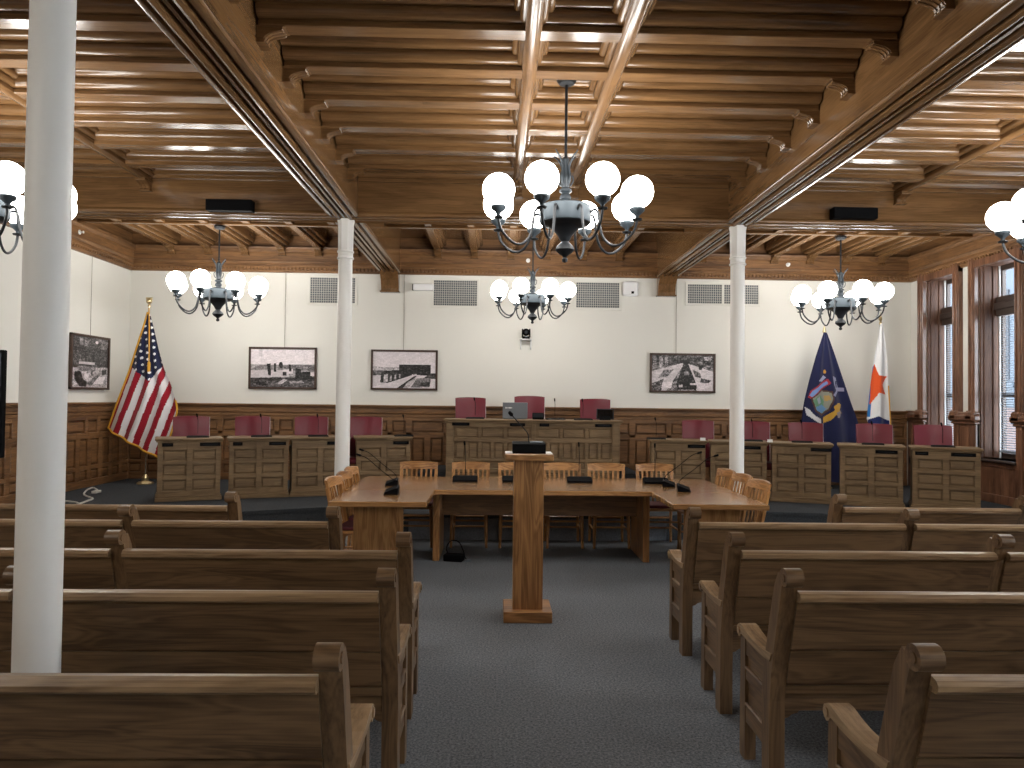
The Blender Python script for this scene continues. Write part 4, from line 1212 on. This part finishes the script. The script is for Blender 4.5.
# --- national flag: outlines in metres from the pole foot
K = .01554
def u2m(px, py): return ((px - 149.5) * K * .97 + .03 * min(1, (py - 312) / 60), (481.5 - py) * K + .02)
t = thing('flag', 'American flag with gold fringe on a brass-based pole in the left corner', 'flag', (-5.345, 11.5, DZ), 0, 'flags on stands')
flag_pole(t, 2.74)
Lf = [u2m(*p) for p in ((149, 313), (145, 326), (138, 346), (130, 370), (118, 402), (109, 428))]
Rt = [u2m(*p) for p in ((151, 313), (155, 328), (160, 350), (165, 368), (174, 388), (180, 408), (178, 418), (173, 436), (164, 458))]
def us(x, z):
    px, py = x / K + 149.5, 481.5 - (z - .02) / K
    ub = 366 + (px - 132) * .75 if px < 152.5 else 381.5 - (px - 152.5) * 1.25
    if py < ub:
        a, b = px + py * .42, py - px * .2
        ca, cb = (a / 7.2), (b / 6.4)
        fa = ca - (.5 if int(math.floor(cb)) % 2 else 0)
        da, db = (fa - math.floor(fa) - .5) * 7.2, (cb - math.floor(cb) - .5) * 6.4
        return C(232, 232, 236) if da * da + db * db * 1.1 < 1.9 else C(26, 32, 62)
    s = (px - 109) + (py - 428) * .34
    return C(150, 20, 38) if (s % 11.6) < 5.8 else C(226, 224, 226)
me, vs, nu, nv = cloth('flag_cloth', Lf, Rt, 110, 150, 3.5, .035, .4, us, 0)
obj('flag_cloth', me, M['flag'], t)
def edge_tube(vs, nu, nv, which, r=.016):
    if which == 'l': idx = [j * (nu + 1) for j in range(0, nv + 1, 3)]
    elif which == 'r': idx = [j * (nu + 1) + nu for j in range(0, nv + 1, 3)]
    else: idx = [nv * (nu + 1) + i for i in range(0, nu + 1, 3)]
    return [vs[i] for i in idx]
mb = MB()
mb.tube(edge_tube(vs, nu, nv, 'l'), .015, 6); mb.tube(edge_tube(vs, nu, nv, 'b'), .017, 6)
mb.tube(edge_tube(vs, nu, nv, 'r')[30:], .014, 6)
obj('fringe', mb, M['gold_fringe'], t)
mb = MB().tube(spline([(.02, -.05, 2.70), (.05, -.09, 2.4), (.07, -.12, 2.05), (.075, -.13, 1.85)], 5), .009, 6)
mb.lathe([(.006, .08), (.02, .06), (.024, .03), (.022, -.08), (0, -.08)], (.075, -.13, 1.80), 10)
obj('tassel', mb, M['gold_fringe'], t)
# --- dark blue state flag
K2 = 11.75 / 740
def mk(px0, py0):
    return (lambda px, py: ((px - px0) * K2, (py0 - py) * K2)), (lambda x, z: (x / K2 + px0, py0 - z / K2))
f1, i1 = mk(824.8, 486)
t = thing('flag', 'dark blue flag with a coat of arms, behind the right desks', 'flag', (5.275, 11.75, DZ), 0, 'flags on stands')
flag_pole(t, 2.45, 'spear')
def Z7(*xy): return [(790 + a / 5.12, 310 + b / 5.12) for a, b in zip(xy[::2], xy[1::2])]
NAVY = C(24, 28, 64)
NY = [('p', Z7(92, 432, 104, 400, 150, 360, 190, 335, 205, 360, 150, 400, 108, 446), C(150, 44, 52)), ('p', Z7(98, 425, 110, 402, 152, 370, 186, 348, 192, 362, 150, 392, 110, 432), C(112, 142, 196)),
      ('p', Z7(140, 350, 170, 318, 182, 330, 160, 352), C(150, 160, 190)), ('e', (790 + 176 / 5.12, 310 + 300 / 5.12, 1.4, 1.8), C(190, 140, 60)),
      ('p', Z7(102, 440, 160, 392, 212, 400, 222, 440, 200, 500, 160, 528, 120, 505), C(74, 52, 46)),
      ('p', Z7(110, 440, 160, 400, 206, 408, 214, 440, 192, 492, 160, 516, 126, 498), C(134, 136, 124)), ('p', Z7(112, 448, 150, 420, 172, 450, 170, 512, 130, 498), C(96, 136, 108)),
      ('p', Z7(122, 484, 160, 470, 186, 492, 160, 514, 132, 502), C(96, 140, 184)), ('p', Z7(172, 424, 196, 420, 206, 446, 176, 452), C(172, 140, 84)), ('p', Z7(130, 440, 146, 428, 156, 460, 140, 470), C(150, 160, 170)),
      ('p', Z7(216, 322, 234, 330, 246, 380, 274, 384, 278, 402, 246, 398, 226, 428, 214, 420, 234, 396, 222, 366), C(142, 142, 166)), ('p', Z7(228, 344, 238, 350, 240, 380, 232, 380), NAVY),
      ('p', Z7(76, 482, 94, 494, 120, 528, 156, 545, 158, 572, 128, 558, 84, 524), C(206, 206, 210)), ('p', Z7(168, 536, 200, 514, 222, 498, 216, 480, 244, 460, 262, 466, 252, 500, 262, 512, 226, 524, 206, 548, 170, 566), C(188, 146, 56)),
      ('p', Z7(232, 510, 262, 500, 250, 534, 236, 540), C(140, 130, 130))]
Lf = [f1(*p) for p in ((823.5, 329), (816, 352), (809, 378), (804, 400), (801, 425), (801, 450), (806, 478))]
Rt = [f1(*p) for p in ((826.5, 329), (834, 350), (842, 374), (850, 398), (858, 420), (861, 445), (857, 480))]
def nyc(x, z):
    px, py = i1(x, z); return paint(NY, px, py, NAVY)
me, vs, nu, nv = cloth('flag_cloth', Lf, Rt, 110, 160, 2.5, .05, .9, nyc, 0)
obj('flag_cloth', me, M['flag'], t)
# --- white city flag with a star
f2, i2 = mk(881.3, 486)
t = thing('flag', 'white flag with an orange star and blue edge, in the right corner', 'flag', (6.19, 11.75, DZ), 0, 'flags on stands')
flag_pole(t, 2.66, 'spear')
CT = [('p', Z7(430, 262, 420, 360, 416, 460, 410, 530, 370, 530, 370, 400, 410, 290), C(48, 116, 186)), ('p', Z7(400, 545, 440, 526, 505, 548, 505, 590, 400, 590), C(28, 42, 96)),
      ('p', Z7(432, 254, 448, 316, 496, 320, 468, 363, 488, 414, 446, 405, 408, 470, 412, 400, 412, 338), C(222, 86, 38))]
Lf = [f2(*p) for p in ((880.3, 319), (877, 338), (873, 360), (870, 385), (867.5, 410), (867, 416), (870, 424))]
Rt = [f2(*p) for p in ((882.3, 319), (885, 336), (887, 358), (888, 380), (889, 402), (890, 425), (890.5, 445))]
def ctc(x, z):
    px, py = i2(x, z); return paint(CT, px, py, C(226, 228, 230))
me, vs, nu, nv = cloth('flag_cloth', Lf, Rt, 60, 150, 1.5, .035, .2, ctc, 0)
obj('flag_cloth', me, M['flag'], t)
mb = MB().tube(edge_tube(vs, nu, nv, 'r')[25:], .010, 6); mb.tube(edge_tube(vs, nu, nv, 'b'), .014, 6)
obj('fringe', mb, M['gold_fringe'], t)

# ------------------------------------------------------------------ light
wd = bpy.data.worlds.new('World'); sc.world = wd; wd.use_nodes = True
bg = wd.node_tree.nodes['Background']
bg.inputs['Color'].default_value = (.96, .975, 1.0, 1); bg.inputs['Strength'].default_value = 8.5

# ------------------------------------------------------------------ camera
f, VX, VY, RL = 740.0, 495.0, 400.0, .0122
Yc = Vector(((VX - 512) / f, -(VY - 384) / f, -1)).normalized()
Zc = Vector((sin(RL), cos(RL), 0)); Zc = (Zc - Yc * Zc.dot(Yc)).normalized()
Xc = Yc.cross(Zc)
cam = bpy.data.cameras.new('camera'); co = bpy.data.objects.new('camera', cam); COL.objects.link(co)
cam.sensor_width = 36; cam.lens = f / 1024 * 36; cam.clip_start = .05
m = Matrix((Xc, Yc, Zc)).to_4x4(); m.translation = (0, 0, 1.65)
co.matrix_world = m
sc.camera = co
sc.view_settings.view_transform = 'Standard'; sc.view_settings.look = 'None'
sc.view_settings.gamma = 1; sc.view_settings.use_curve_mapping = False
sc.view_settings.exposure = 0.98
